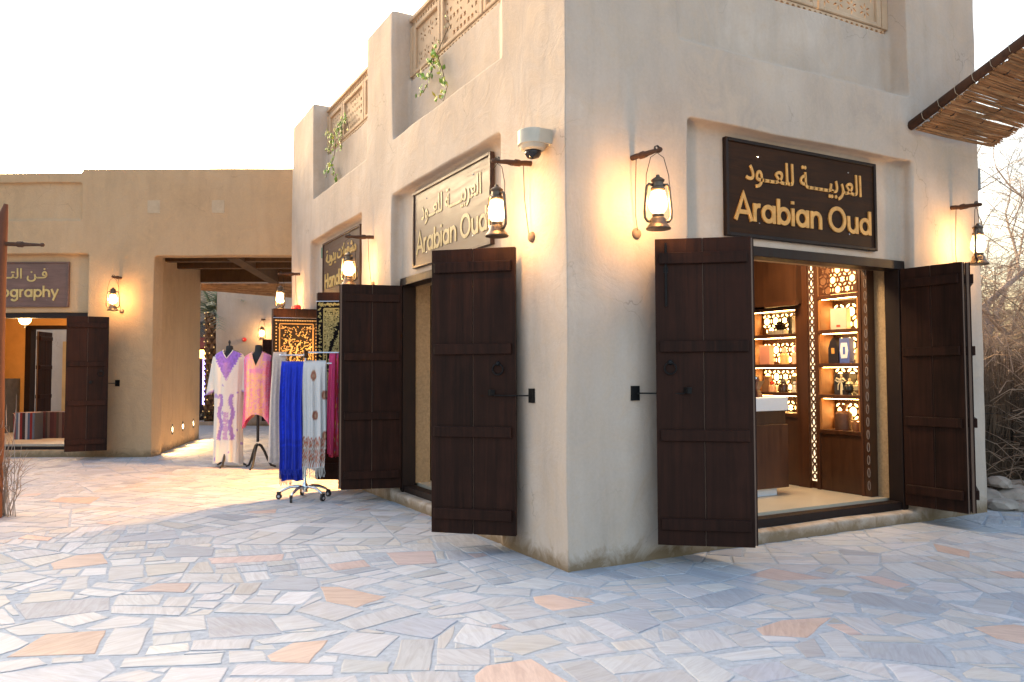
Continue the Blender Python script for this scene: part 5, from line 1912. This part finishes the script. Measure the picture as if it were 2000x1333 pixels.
def garment(name, label, loc, rz, rows, col, vdepth, hemf, sleeve, seed, trim=None):
    """rows: (z, half width, half depth) from hem to shoulder"""
    o = thing(name, label, 'tunic', loc, rz)
    r_ = random.Random(seed)
    ph = [r_.uniform(0, 6) for _ in range(4)]
    n, v, t = 132, [], []
    zs = np.linspace(rows[0][0], rows[-1][0], 130)
    hw = np.interp(zs, [a[0] for a in rows], [a[1] for a in rows])
    hd = np.interp(zs, [a[0] for a in rows], [a[2] for a in rows])
    zt = rows[-1][0]
    zb = rows[0][0]
    Wr = lambda q: np.interp(q, [a[0] for a in rows], [a[1] for a in rows])
    Dr = lambda q: np.interp(q, [a[0] for a in rows], [a[2] for a in rows])
    for z_ in zs:
        for i in range(n):
            th = 2 * pi * i / n
            c_, s_ = math.cos(th), math.sin(th)
            top = zt
            if s_ < 0:                                     # V neck opening in front
                top -= vdepth * max(0, 1 - abs(c_) ** .75 * .2 / .085)
            z = zb + (z_ - zb) * (top - zb) / (zt - zb)
            a, d = Wr(z), Dr(z)
            k = (zt - z) / (zt - zb)
            e = .75
            x = a * math.copysign(abs(c_) ** e, c_)
            y = d * math.copysign(abs(s_) ** e, s_)
            w_ = k ** .8 * .022 * (math.sin(9 * th + ph[0] + 1.2 * z) + .6 * math.sin(15 * th + ph[1] - 2 * z))
            y += w_ * s_ + .35 * w_
            x += w_ * c_ * .5
            zz = z + hemf(x / max(a, .01)) * (1 - (z - zb) / (zt - zb)) ** 3
            zz -= .05 * ((z - zb) / (zt - zb)) ** 6 * min(1, abs(x) / a) ** 2 * (abs(x) > .08)
            v.append((x, y, zz))
            t.append(col(x, zz, s_ < 0))
    f = [(j * n + i, j * n + (i + 1) % n, (j + 1) * n + (i + 1) % n, (j + 1) * n + i) for j in range(129) for i in range(n)]
    m = MB()
    m.add(v, f, t)
    m.build('body', CLOTH, o, smooth=True)
    if sleeve:
        for s in (-1, 1):
            sx0, sx1, z1_, z0_ = sleeve
            P, T = [], []
            N, Q = 16, 14
            for j in range(Q + 1):
                q = j / Q
                cx, cz = s * (sx0 + (sx1 - sx0) * q ** .8), z1_ + (z0_ - z1_) * q
                wx, wy = .035 + .050 * q, .05 + .02 * q
                for i in range(N):
                    th = 2 * pi * i / N
                    x, y = cx + wx * math.cos(th) + .008 * q * math.sin(4 * th + s), wy * math.sin(th) + .01 * q * math.sin(3 * th + 2 * q)
                    zz = cz - s * .04 * q * math.cos(th)
                    P.append((x, y, zz))
                    T.append(sleeve_col(x, zz, q, s))
            F = [(j * N + i, j * N + (i + 1) % N, (j + 1) * N + (i + 1) % N, (j + 1) * N + i) for j in range(Q) for i in range(N)]
            MB().add(P, F, T).build('sleeve', CLOTH, o, smooth=True)
    if trim:
        P = []
        for u in np.linspace(-1, 1, 13):
            z = zt - vdepth * (1 - abs(u))
            ce = min(.99, abs(u) * .085 / .2)
            sn = math.sqrt(1 - ce ** (2 / .75)) ** .75
            P.append((math.copysign(Wr(z) * ce, u), -Dr(z) * sn - .004, z))
        MB().tube(P, .007, 6).build('neck_trim', plain('white_trim', (.7, .68, .66), .7), o, smooth=True)
    return o


def sleeve_col(x, z, q, s):
    return (.30, .16, .52) if q > .93 else (.76, .71, .63)


def kaftan_col(x, z, front):
    base = (.78, .72, .63)
    if not front:
        return base
    n = noise.noise(Vector((x * 38, z * 30, 1.0)))
    yk = .23 * max(0, (z - 1.32) / .45) + .012 * math.sin(z * 160) + .02 * n
    if z > 1.32 and abs(x) < yk:
        c_ = lerp((.30, .15, .60), (.46, .24, .55), max(0, 1 - abs(x) / .08) * (z < 1.6))
        return tuple(a * (1 + .35 * n) for a in c_)
    if .42 < z < 1.15:
        ax = abs(x)
        wv_ = .085 + .02 * math.sin(z * 17)
        if abs(ax - wv_) < .028 + .02 * n and z < 1.12:
            return lerp((.34, .17, .52), (.46, .30, .58), .5 + .5 * n)
        if z < .85 and ax < .045 and n > -.25:
            return (.60, .36, .56)
    if (noise.noise(Vector((x * 9 + 5, z * 7, 9))) > .52):
        return (.45, .32, .58)
    return base


def tunic_col(x, z, front):
    ax = abs(x)
    n = noise.noise(Vector((x * 16, z * 12, 4.0)))
    n2 = noise.noise(Vector((abs(x) * 30, z * 24, 7.0)))
    pink, peach, lil = (.80, .13, .28), (.84, .46, .26), (.74, .26, .48)
    c_ = lerp(peach, pink, min(1, max(0, (ax - .10 - .03 * n) / .07)))
    if front and ax < .19 and (abs(n2) < .06 or abs(n) < .04):
        c_ = lil
    if z > 1.62 and x > .1:
        c_ = lil
    if front and abs(z - 1.47 - .02 * n) < .035 and ax < .10:
        c_ = lil
    return c_


D1, D2 = (-1.03, 8.13, 0), (-.68, 7.66, 0)
DR = math.atan2(RV.y, RV.x)
dress_form('dress form with a turned finial under the white and purple kaftan', D1, DR, True)
dress_form('dress form on a bare black tripod under the pink tunic', D2, DR, False)
garment('kaftan', 'long white kaftan with purple embroidered yoke', D1, DR, [(.06, .22, .15), (.3, .215, .14), (.9, .205, .13), (1.2, .215, .13), (1.5, .225, .14), (1.68, .23, .125), (1.77, .215, .09), (1.80, .18, .065)], kaftan_col, .13, lambda u: .05 * (1 - u * u) - .02, (.215, .265, 1.70, 1.14), 3, (1.80, .085, .13))
garment('tunic', 'short pink and peach tunic with pointed side hem', D2, DR, [(.72, .225, .12), (.9, .215, .13), (1.2, .20, .135), (1.5, .205, .14), (1.66, .215, .12), (1.74, .20, .085), (1.77, .165, .06)], tunic_col, .22, lambda u: .10 - .22 * abs(u) ** 2.2, None, 8)

# ------------------------------------------------------------------ photography room contents (positions along the tan front, s right, d inwards)
def tp(s, d, z=0.0):
    return tuple(PA + PU * s + PN * d + Vector((0, 0, z)))


TR = math.atan2(PU.y, PU.x)
cb = thing('wall_ledge', 'low grey ledge along the left side of the photography room', 'ledge', tp(0, 0), TR)
MB().box(-6.1, -4.5, 2.6, 3.58, .2, 1.36).build('body', DADO, cb, bevel=.01)
wl_ = thing('pendant_lamp', 'small yellow glass ceiling lamp in the photography room', 'lamp', tp(-3.16, 1.5, 2.34), TR)
MB().lathe([(.0, 0), (.02, .02), (.025, .05), (.06, .065), (.0, .07)], n=10).build('finial', IRON, wl_, smooth='auto')
MB().lathe([(.055, .07), (.10, .12), (.115, .20), (.10, .24), (.0, .245)], n=12).build('shade', emit('yellow_shade', (1, .66, .16), 5), wl_, smooth=True)
MB().tube([(0, 0, .24), (0, 0, .56)], .008, 6).build('stem', IRON, wl_)
pdl = bpy.data.lights.new('pendant_light', 'POINT')
pdl.energy = 26
pdl.color = (1, .60, .25)
pdl.shadow_soft_size = .12
po = bpy.data.objects.new('pendant_light', pdl)
COL.objects.link(po)
po.parent = wl_
po.location = (0, 0, -.12)


def pouf(label, s, d, L, seed, dark=False):
    o = thing('striped_pouf', label, 'pouf', tp(s, d, .2), TR + .12 * seed, 'striped poufs on the photography room floor')
    cols = [(.22, .015, .012), (.10, .13, .17), (.50, .46, .42), (.22, .015, .012), (.03, .012, .012), (.42, .38, .36), (.06, .09, .14)]
    if dark:
        cols = [(.06, .012, .010), (.09, .02, .015), (.05, .03, .02), (.12, .07, .05), (.05, .01, .01)]
    r_ = random.Random(seed)
    x = -L / 2
    i = 0
    m = MB()
    m.box(-L / 2 + .01, L / 2 - .01, -.21, .21, 0, .50, (.05, .02, .02))
    while x < L / 2 - .005:
        w_ = min(r_.choice((.03, .045, .06)), L / 2 - x)
        e = .003 + .001 * (i % 2)
        m.box(x, x + w_, -.215 - e, .215 + e, 0, .505 + e, cols[i % len(cols)])
        x += w_
        i += 1
    m.build('cushion', CLOTH, o)


pouf('front striped pouf with red white and blue bands', -3.06, 1.6, .40, 0)
pouf('dark red striped pouf just behind the front one', -2.72, 1.9, .42, 1, True)
pouf('third dark pouf partly hidden by the door leaf', -2.62, 2.5, .44, 2, True)
pouf('last dark pouf in the row near the rear doorway', -2.75, 3.1, .44, 3, True)
hk = thing('hookah', 'ornate brass and green hookah standing on the grey ledge', 'hookah', tp(-4.62, 2.9, 1.36), TR)
MB().lathe([(.0, 0), (.09, 0), (.11, .04), (.10, .14), (.05, .22), (.03, .26)], n=14).build('base', plain('green_glass', (.02, .09, .09), .15), hk, smooth=True)
MB().lathe([(.03, .26), (.045, .29), (.02, .32), (.03, .40), (.018, .44), (.035, .50), (.015, .56), (.03, .62), (.0, .63)], n=12).build('stem', GOLD, hk, smooth='auto')
MB().lathe([(.0, .62), (.03, .63), (.05, .69), (.045, .70), (.0, .68)], n=12).build('bowl', REDP, hk, smooth='auto')
MB().tube([(.03, 0, .45), (.14, -.02, .5), (.20, -.05, .35), (.18, -.04, .1), (.1, -.1, .02)], .012, 6).build('hose', plain('hose', (.02, .05, .10), .5), hk, smooth=True)

# ------------------------------------------------------------------ courtyard beyond
far = thing('far_building', 'pale plain wall of the courtyard building beyond the passage', 'building', FARP, math.atan2(FARU.y, FARU.x))
w = MB()
w.box(0, 6, 0, .5, -.1, 6.5).box(0, .5, .3, 4, -.1, 6.5)
adobe(w, 'wall', PL_FAR, far, .06, .02)
door_leaf(far, (1.42, -.35), (2.0, -.08), label=None)
sh = thing('market_stall', 'distant dark stall with purple light strip and glowing top', 'stall', (.62, 22.0, 0), -.48)
MB().box(-.9, .9, 0, .8, 0, 1.95).build('booth', plain('dark_booth', (.018, .012, .012), .6), sh)
MB().box(-.9, .9, -.06, -.01, 1.97, 2.25).build('warm_opening', emit('orange_glow', (1, .45, .10), 3), sh)  # glowing slab standing in for the warm lit opening under the canopy
MB().box(-.26, -.20, -.05, -.01, .5, 1.95).build('light_strip', emit('purple_glow', (.30, .22, 1.0), 2.2), sh)
MB().add([(-.95, -.35, 2.22), (.95, -.35, 2.22), (.95, .8, 2.6), (-.95, .8, 2.6), (-.95, -.35, 2.28), (.95, -.35, 2.28), (.95, .8, 2.66), (-.95, .8, 2.66)], [(0, 3, 2, 1), (4, 5, 6, 7), (0, 1, 5, 4), (1, 2, 6, 5), (2, 3, 7, 6), (3, 0, 4, 7)]).build('canopy', plain('red_canopy', (.22, .03, .02), .8), sh)
fb = thing('courtyard_house', 'farthest pale house with a round dark vent', 'building', (.2, 24.0, 0), -.48)
w = MB().box(-6, 8, 0, .5, -.1, 5.2)
adobe(w, 'wall', PL_FAR, fb, .09, .02)
MB(Matrix.Translation((.42, -.02, 2.88)) @ Matrix.Rotation(pi / 2, 4, 'X')).lathe([(.0, 0), (.36, 0), (.36, .06), (.30, .06), (.28, .02), (.0, .02)], n=20).build('round_vent', plain('vent_metal', (.05, .06, .075), .5), fb)


def palm(label, loc, h, r, seed, lit=True, nf=22, spread=1.7):
    r_ = random.Random(seed)
    o = thing('date_palm', label, 'palm tree', loc)
    m = MB()
    m.tube([(0, 0, 0), (.02, 0, h * .3), (-.02, .02, h * .7), (0, 0, h)], [r * 1.1, r, r * .95, r], 12)
    m.build('trunk', plain('palm_core', (.10, .055, .03), .9), o, smooth=True)
    b_ = MB()
    nz_ = int(h / .15)
    for j in range(nz_):
        for k in range(7):
            a = 2 * pi * (k + .5 * (j % 2)) / 7 + r_.gauss(0, .05)
            z = .1 + j * (h - .1) / nz_
            c_, s_ = math.cos(a), math.sin(a)
            T_ = Vector((-s_, c_, 0))
            N_ = Vector((c_, s_, 0))
            p = N_ * r * .92 + Vector((0, 0, z))
            w2 = r * .40
            b_.add([p - T_ * w2, p + T_ * w2, p + T_ * w2 * .55 + N_ * .07 + Vector((0, 0, .13)), p - T_ * w2 * .55 + N_ * .07 + Vector((0, 0, .13)), p + Vector((0, 0, .15))], [(0, 1, 2, 3), (3, 2, 4), (0, 3, 4), (1, 4, 2)])
    tag(b_.build('leaf_bases', plain('palm_boots', (.24, .15, .09), .9, var=.4), o), kind='stuff')
    if lit:
        l_ = MB()
        for j in range(int(h / .17)):
            for k in range(5):
                a = 2 * pi * k / 5 + j * .5
                l_.ball(((r + .05) * math.cos(a), (r + .05) * math.sin(a), .2 + j * .17), .012, 5, 4, (1, 1, 1.6))
        tag(l_.build('fairy_lights', emit('fairy_light', (1, .62, .22), .3), o), kind='stuff')
    fm = plain('palm_frond', (.16, .22, .15), .6, var=.35)
    for k in range(nf):
        a = 2 * pi * k / nf + r_.uniform(-.2, .2)
        e = r_.uniform(.1, 1.35)
        L = spread * r_.uniform(.75, 1.1)
        d = Vector((math.cos(a), math.sin(a), 0))
        P = []
        for i in range(9):
            t = i / 8
            P.append(Vector((0, 0, h + .05)) + d * (L * t * math.cos(e) * (1 + .25 * t)) + Vector((0, 0, L * t * math.sin(e) - .55 * L * t * t * (1.2 - e * .6))))
        f_ = MB().tube(P, [.02 * (1 - i / 9) + .004 for i in range(9)], 5)
        for i in range(1, 9):
            for s in (-1, 1):
                for q in (0, .5):
                    c0 = P[i] - (P[i] - P[i - 1]) * q
                    ax = (P[i] - P[i - 1]).normalized()
                    sd = ax.cross(Vector((0, 0, 1))).normalized() * s
                    tip = c0 + sd * L * .24 * (1.1 - abs(i / 8 - .45)) + ax * L * .16 + Vector((0, 0, -.02 * L))
                    n_ = ax * .022
                    f_.add([c0 - n_, c0 + n_, tip], [(0, 1, 2)])
        f_.build('frond', fm, o)
    return o


palm('date palm with lit trunk seen at the end of the passage', (.36, 20.0, 0), 3.25, .19, 2, True, 26, 1.9)
palm('date palm wound with fairy lights seen through the photography room', tp(-5.02, 7.0), 3.6, .17, 5, True, 16)
MB_ = MB()
r_ = random.Random(4)
for i in range(420):
    x, y = r_.uniform(-.7, 1.3), r_.uniform(-.35, .35)
    z = r_.uniform(.02, .38)
    a = r_.uniform(0, 6)
    d = Vector((math.cos(a), math.sin(a), r_.uniform(-.2, .6))) * .09
    n_ = Vector((-d.y, d.x, 0)).normalized() * .03
    p = Vector((x, y, z))
    MB_.add([p, p + d * .5 + n_, p + d, p + d * .5 - n_], [(0, 1, 2, 3)])
gc = thing('ground_cover', 'low dark green planting bed around the lit palm', 'plants', (.25, 19.75, 0), -.48)
tag(MB_.build('foliage', plain('bed_leaf', (.035, .08, .025), .6, var=.5), gc), kind='stuff')
MB().box(-.8, 1.4, -.48, -.36, -.02, .10).build('kerb', plain('kerb_stone', (.4, .34, .27), .9, kind='World'), gc)
cw = thing('courtyard_wall', 'pale wall and slab with painted orange glow behind the photography room doorway', 'wall', tp(0, 0), TR)
MB().box(-9, -3.0, 9.0, 9.3, -.1, 4.2).build('wall', PL_FAR, cw)
MB().box(-6.6, -5.9, 8.9, 8.99, .0, 2.4).build('painted_glow_slab', ORANGE, cw)  # ochre slab, its lit look is only put into the colour

# ------------------------------------------------------------------ reed mat over the passage end and the awning at right
REED = plain('reed', (.36, .20, .09), .75, var=.45, scale=3, stretch=(2, 2, 2))
REED2 = timber('reed_dark', (.16, .075, .032), (.42, .22, .10), .75, .3, .3, (6, 30, 30))


def reed_mat(name, label, M, quad, n, r, seed, gaps, cat='awning', pole=None, ties=()):
    """canes along u between the two sides of a four cornered mat (corners a,b on side 1, c,d on side 2)"""
    r_ = random.Random(seed)
    o = thing(name, label, cat)
    a, b_, c_, d = [Vector(q) for q in quad]
    nrm = (b_ - a).cross(d - a).normalized()
    loose = MB()
    for i in range(n):
        t = (i + .5) / n
        if r_.random() < gaps:
            continue
        p, q = a + (d - a) * t, b_ + (c_ - b_) * t
        ext = r_.uniform(-.015, .06)
        e = (q - p).normalized()
        j = nrm * r_.gauss(0, .006)
        P = [p - e * r_.uniform(.0, .05) + j, p.lerp(q, .35) + nrm * r_.gauss(0, .010) + j, p.lerp(q, .7) + nrm * r_.gauss(0, .010), q + e * ext + j]
        rr = r * r_.uniform(.7, 1.15)
        if i < 300:
            MB().tube(P, [rr, rr, rr * .95, rr * .8], 5).build('reed', REED if r_.random() < .55 else REED2, o)
        else:
            loose.tube(P, rr, 5)
    if loose.v:
        tag(loose.build('loose_reeds', REED, o), kind='stuff')
    tm = MB()
    for f_ in ties:
        p, q = a.lerp(b_, f_), d.lerp(c_, f_)
        tm.tube([p.lerp(q, k / 30) + nrm * (.016 * (1 if k % 2 else -1)) for k in range(31)], .006, 4, False)
    if ties:
        tm.build('tie_cord', WIRE, o)
    if pole:
        P = [Vector(x) for x in pole]
        MB().tube(P, [.046, .044, .046, .042], 9).build('pole', STICK, o, smooth=True)
        k = MB()
        for i in range(1, 16):
            c0 = P[0].lerp(P[-1], i / 16) - nrm * 0.0
            k.tube([c0 + Vector((.055 * math.cos(x), 0, .055 * math.sin(x))) for x in np.linspace(0, 2 * pi, 9)], .0025, 4, False)
        k.build('lashing', plain('pale_cord', (.45, .37, .27), .8), o)
    return o


reed_mat('reed_awning', 'split reed awning with a round pole at the upper right', None,
         [(3.97, -.06, 3.735), (5.13, -.06, 3.735), (5.13, -2.6, 4.74), (3.97, -2.6, 4.87)], 240, .0108, 3, .05, 'awning',
         [(3.93, -.0, 3.785), (3.935, -.9, 4.16), (3.93, -1.8, 4.53), (3.93, -2.6, 4.90)], (.12, .52, .93))
reed_mat('reed_cover', 'reed mat roofing the far end of the passage', None,
         [tp(-1.2, 4.32, 3.50), tp(2.9, 4.32, 3.50), tp(2.9, 9.5, 3.46), tp(-1.2, 4.9, 3.46)], 60, .03, 6, .06, 'canopy')

# ------------------------------------------------------------------ right edge: brush fence, rocks, bare trees
BRUSH = plain('brush_stick', (.085, .055, .035), .9, var=.6, scale=2)
bf = thing('brush_fence', 'dry ragged brush fence of upright twigs right of the shop', 'fence', (5.2, .75, 0))
r_ = random.Random(21)
for layer in range(4):
    m = MB()
    for i in range(1000):
        x = r_.uniform(-.1, 3.4)
        y = layer * .10 + r_.gauss(0, .05) - x * .14
        h = r_.uniform(.8, 1.75) * (1 if r_.random() < .8 else .6)
        lean, l2 = r_.gauss(0, .075), r_.gauss(0, .09)
        P = [(x, y, -.02), (x + lean * .3 + r_.gauss(0, .02), y + l2 * .4, h * .35), (x + lean * .8 + r_.gauss(0, .03), y + l2 * .8, h * .7), (x + lean * 1.4 + r_.gauss(0, .04), y + l2, h)]
        m.tube(P, [.0065, .0055, .004, .0015], 3, False)
        for k in range(r_.choice((0, 1, 1))):
            z0 = h * r_.uniform(.25, .9)
            m.tube([(x + lean * z0 / h, y, z0), (x + lean + r_.gauss(0, .10), y + r_.gauss(0, .07), z0 + r_.uniform(.06, .2)), (x + lean + r_.gauss(0, .2), y + r_.gauss(0, .09), z0 + r_.uniform(.12, .42))], [.0035, .0026, .001], 3, False)
    tag(m.build('brush', plain('brush_stick_%d' % layer, ((.11, .072, .045), (.155, .105, .068), (.085, .058, .038), (.18, .125, .085))[layer], .9, var=.55, scale=2), bf), kind='stuff')
MB().tube([(-.1, -.07, .93), (1.4, -.27, .95), (3.4, -.52, .93)], .004, 5).build('wire', IRON, bf)


def rock(label, loc, s, seed):
    r_ = random.Random(seed)
    bm = bmesh.new()
    bmesh.ops.create_icosphere(bm, subdivisions=2, radius=1)
    for v in bm.verts:
        p = v.co.copy()
        f = 1 + .35 * noise.noise(p * 1.1 + Vector((seed * 7, 0, 0))) + .12 * noise.noise(p * 3 + Vector((0, seed * 3, 0)))
        v.co = Vector((p.x * s[0], p.y * s[1], max(-.35, p.z) * s[2])) * f
    me = bpy.data.meshes.new('rock')
    bm.to_mesh(me)
    bm.free()
    o = link('rock', me, plain('field_stone', (.38, .32, .27), .9, var=.3, scale=6, bmp=.6))
    o.location = loc
    o.rotation_euler = (0, 0, r_.uniform(0, 6))
    tag(o, label, 'rock', 'rocks at the foot of the brush fence')


r_ = random.Random(8)
RK = ['flat pale rock touching the wall foot', 'rounded rock behind the flat one', 'larger grey rock in the middle of the rock pile', 'small rock on top of the rock pile', 'low rock at the front edge of the paving', 'blocky rock below the brush fence', 'long rock at the right edge of the rock pile', 'little stone wedged between larger rocks', 'broad rock farther back under the sticks', 'outermost rock at the right of the pile', 'second small stone near the paving edge', 'sloping rock against the brush fence']
for lab, (x, y, z, s) in zip(RK, [(5.32, .02, .03, .16), (5.45, .28, .06, .19), (5.72, .15, .06, .22), (5.62, .22, .22, .13), (5.55, -.08, .02, .13), (5.95, .22, .08, .20), (6.2, .0, .04, .24), (5.86, .02, .03, .11), (6.15, .30, .08, .22), (6.5, .05, .05, .24), (5.40, -.12, .01, .09), (5.35, .45, .08, .18)]):
    rock(lab, (x, y, z), (s * r_.uniform(.9, 1.3), s * r_.uniform(.75, 1.1), s * r_.uniform(.55, .8)), int(x * 100))
BARK = plain('pale_bark', (.26, .20, .17), .9, var=.4, scale=3)
TWIG = plain('twig', (.30, .225, .175), .9, var=.35, scale=2)


def bare_tree(label, loc, h, seed, lean, levels=6, spread=.55, twig=1.0):
    r_ = random.Random(seed)
    o = thing('bare_tree', label, 'tree', loc)
    tr, cr = MB(), MB()

    def grow(p, d, L, r, lev):
        P = [p]
        q = p
        for i in range(4):
            d = (d + Vector((r_.gauss(0, .12), r_.gauss(0, .12), r_.gauss(0, .08) + (.03 if lev < 3 else -.02)))).normalized()
            q = q + d * L / 4
            P.append(q)
        rs = [r * (1 - .1 * i) for i in range(5)]
        (tr if lev < 2 else cr).tube(P, rs, 7 if lev < 2 else 4 if lev < 4 else 3, False)
        if lev >= levels:
            return
        nb = 3 if lev < 2 else r_.choice((3, 4)) if lev < levels - 1 else int(5 * twig)
        for k in range(nb):
            t = r_.uniform(.35, 1.0) if k else 1.0
            i = min(3, int(t * 4))
            b0 = P[i].lerp(P[i + 1], t * 4 - i)
            ax = Vector((r_.gauss(0, 1), r_.gauss(0, 1), r_.gauss(0, .7))).normalized()
            nd_ = (d + ax * spread * r_.uniform(.6, 1.5)).normalized()
            grow(b0, nd_, L * r_.uniform(.58, .82), max(.0022, rs[i] * r_.uniform(.45, .66)), lev + 1)

    grow(Vector((0, 0, -.05)), Vector(lean).normalized(), h * .33, h * .016, 0)
    tr.build('trunk', BARK, o, smooth=True)
    tag(cr.build('crown', TWIG, o), kind='stuff')
    return o


bare_tree('tall bare tree rising behind the reed awning', (9.25, 2.25, 0), 8.0, 3, (-.05, .03, 1), 6, .6)
bare_tree('bare tree with a leaning trunk at the right edge', (10.6, 2.45, 0), 7.0, 12, (-.22, .12, 1), 6, .75)
bare_tree('dense twiggy grey tree low behind the brush fence', (8.0, 1.75, 0), 3.6, 7, (.05, -.05, 1), 6, 1.0, 1.3)
bare_tree('dense spreading grey tree farther back right of the wall', (11.3, 3.2, 0), 5.5, 9, (-.05, -.05, 1), 6, 1.0, 1.3)
bare_tree('low thicket like tree next to the fence corner', (9.3, 1.75, 0), 4.0, 15, (-.05, .05, 1), 6, 1.1, 1.3)
bare_tree('far bare tree thinly drawn against the sky', (14.6, 4.4, 0), 10.5, 23, (-.05, .05, 1), 6, .7)
tk = MB()
r_ = random.Random(31)
vd = Vector((.913, .408, 0))
vp = Vector((-.408, .913, 0))
for i in range(11000):
    dep = r_.uniform(10.2, 21)
    q = CAM + vd * dep + vp * r_.gauss(0, .75) * dep / 12
    z = min(abs(r_.gauss(0, 1.35)), 3.6) * dep / 13
    x, y = q.x, q.y
    a = r_.uniform(0, 6)
    L = r_.uniform(.25, .8)
    d = Vector((math.cos(a), math.sin(a), r_.uniform(-.4, .9))) * L
    tk.tube([(x, y, z), (x + d.x * .5, y + d.y * .5, z + d.z * .5 + .06), (x + d.x, y + d.y, z + d.z)], [.006, .0045, .0015], 3, False)
th_ = tag(tk.build('thicket', plain('thicket_twig', (.25, .17, .115), .9, var=.5, scale=.8), None), 'tangled dry brown thicket filling the gap behind the brush fence', 'thicket', None, 'stuff')

# ------------------------------------------------------------------ left edge: post with stick, dry plant
ps = thing('timber_post', 'reddish round timber post cut off by the left edge of the view', 'post', (-3.80, 4.62, 0))
MB().tube([(0, 0, -.02), (.01, 0, .8), (-.005, .01, 1.7), (0, 0, 2.6), (.01, 0, 2.95), (.045, -.02, 3.14)], [.074, .07, .068, .064, .058, .02], 12).build('pole', POST, ps, smooth='auto')
o = thing('stick_bracket', 'empty stick bracket pointing right from the timber post', 'bracket', group='stick brackets for the lanterns')
p = Vector((-3.74, 4.59, 2.735))
prof = [(-.02, .022), (.10, .022), (.11, .03), (.16, .031), (.17, .022), (.26, .017), (.34, .014), (.345, .02), (.37, .019), (.38, .008)]
MB().tube([p + RV * a - Vector((0, 0, a * .03)) for a, _ in prof], [b_ for _, b_ in prof], 9).build('stick', STICK, o, smooth='auto')
dp = thing('dry_shrub', 'pale dry twiggy shrub at the foot of the timber post', 'shrub', (-3.74, 4.70, 0))
r_ = random.Random(17)
m = MB()
for i in range(30):
    a = r_.uniform(0, 2 * pi)
    ln = r_.uniform(.03, .20)
    h = r_.uniform(.4, 1.25)
    P = [Vector((r_.gauss(0, .06), r_.gauss(0, .06), 0))]
    for k in range(5):
        t = (k + 1) / 5
        P.append(P[0] + Vector((math.cos(a) * ln * t + r_.gauss(0, .015), math.sin(a) * ln * t + r_.gauss(0, .015), h * t)))
    m.tube(P, [.007, .006, .005, .004, .003, .0015], 4, False)
    for k in range(3):
        j = r_.randrange(2, 5)
        e = P[j] + Vector((r_.gauss(0, .10), r_.gauss(0, .10), r_.uniform(.05, .2)))
        m.tube([P[j], P[j].lerp(e, .5) + Vector((0, 0, .02)), e], [.004, .003, .0012], 3, False)
tag(m.build('twigs', plain('dry_twig', (.34, .27, .22), .9, var=.4, scale=3), dp), kind='stuff')
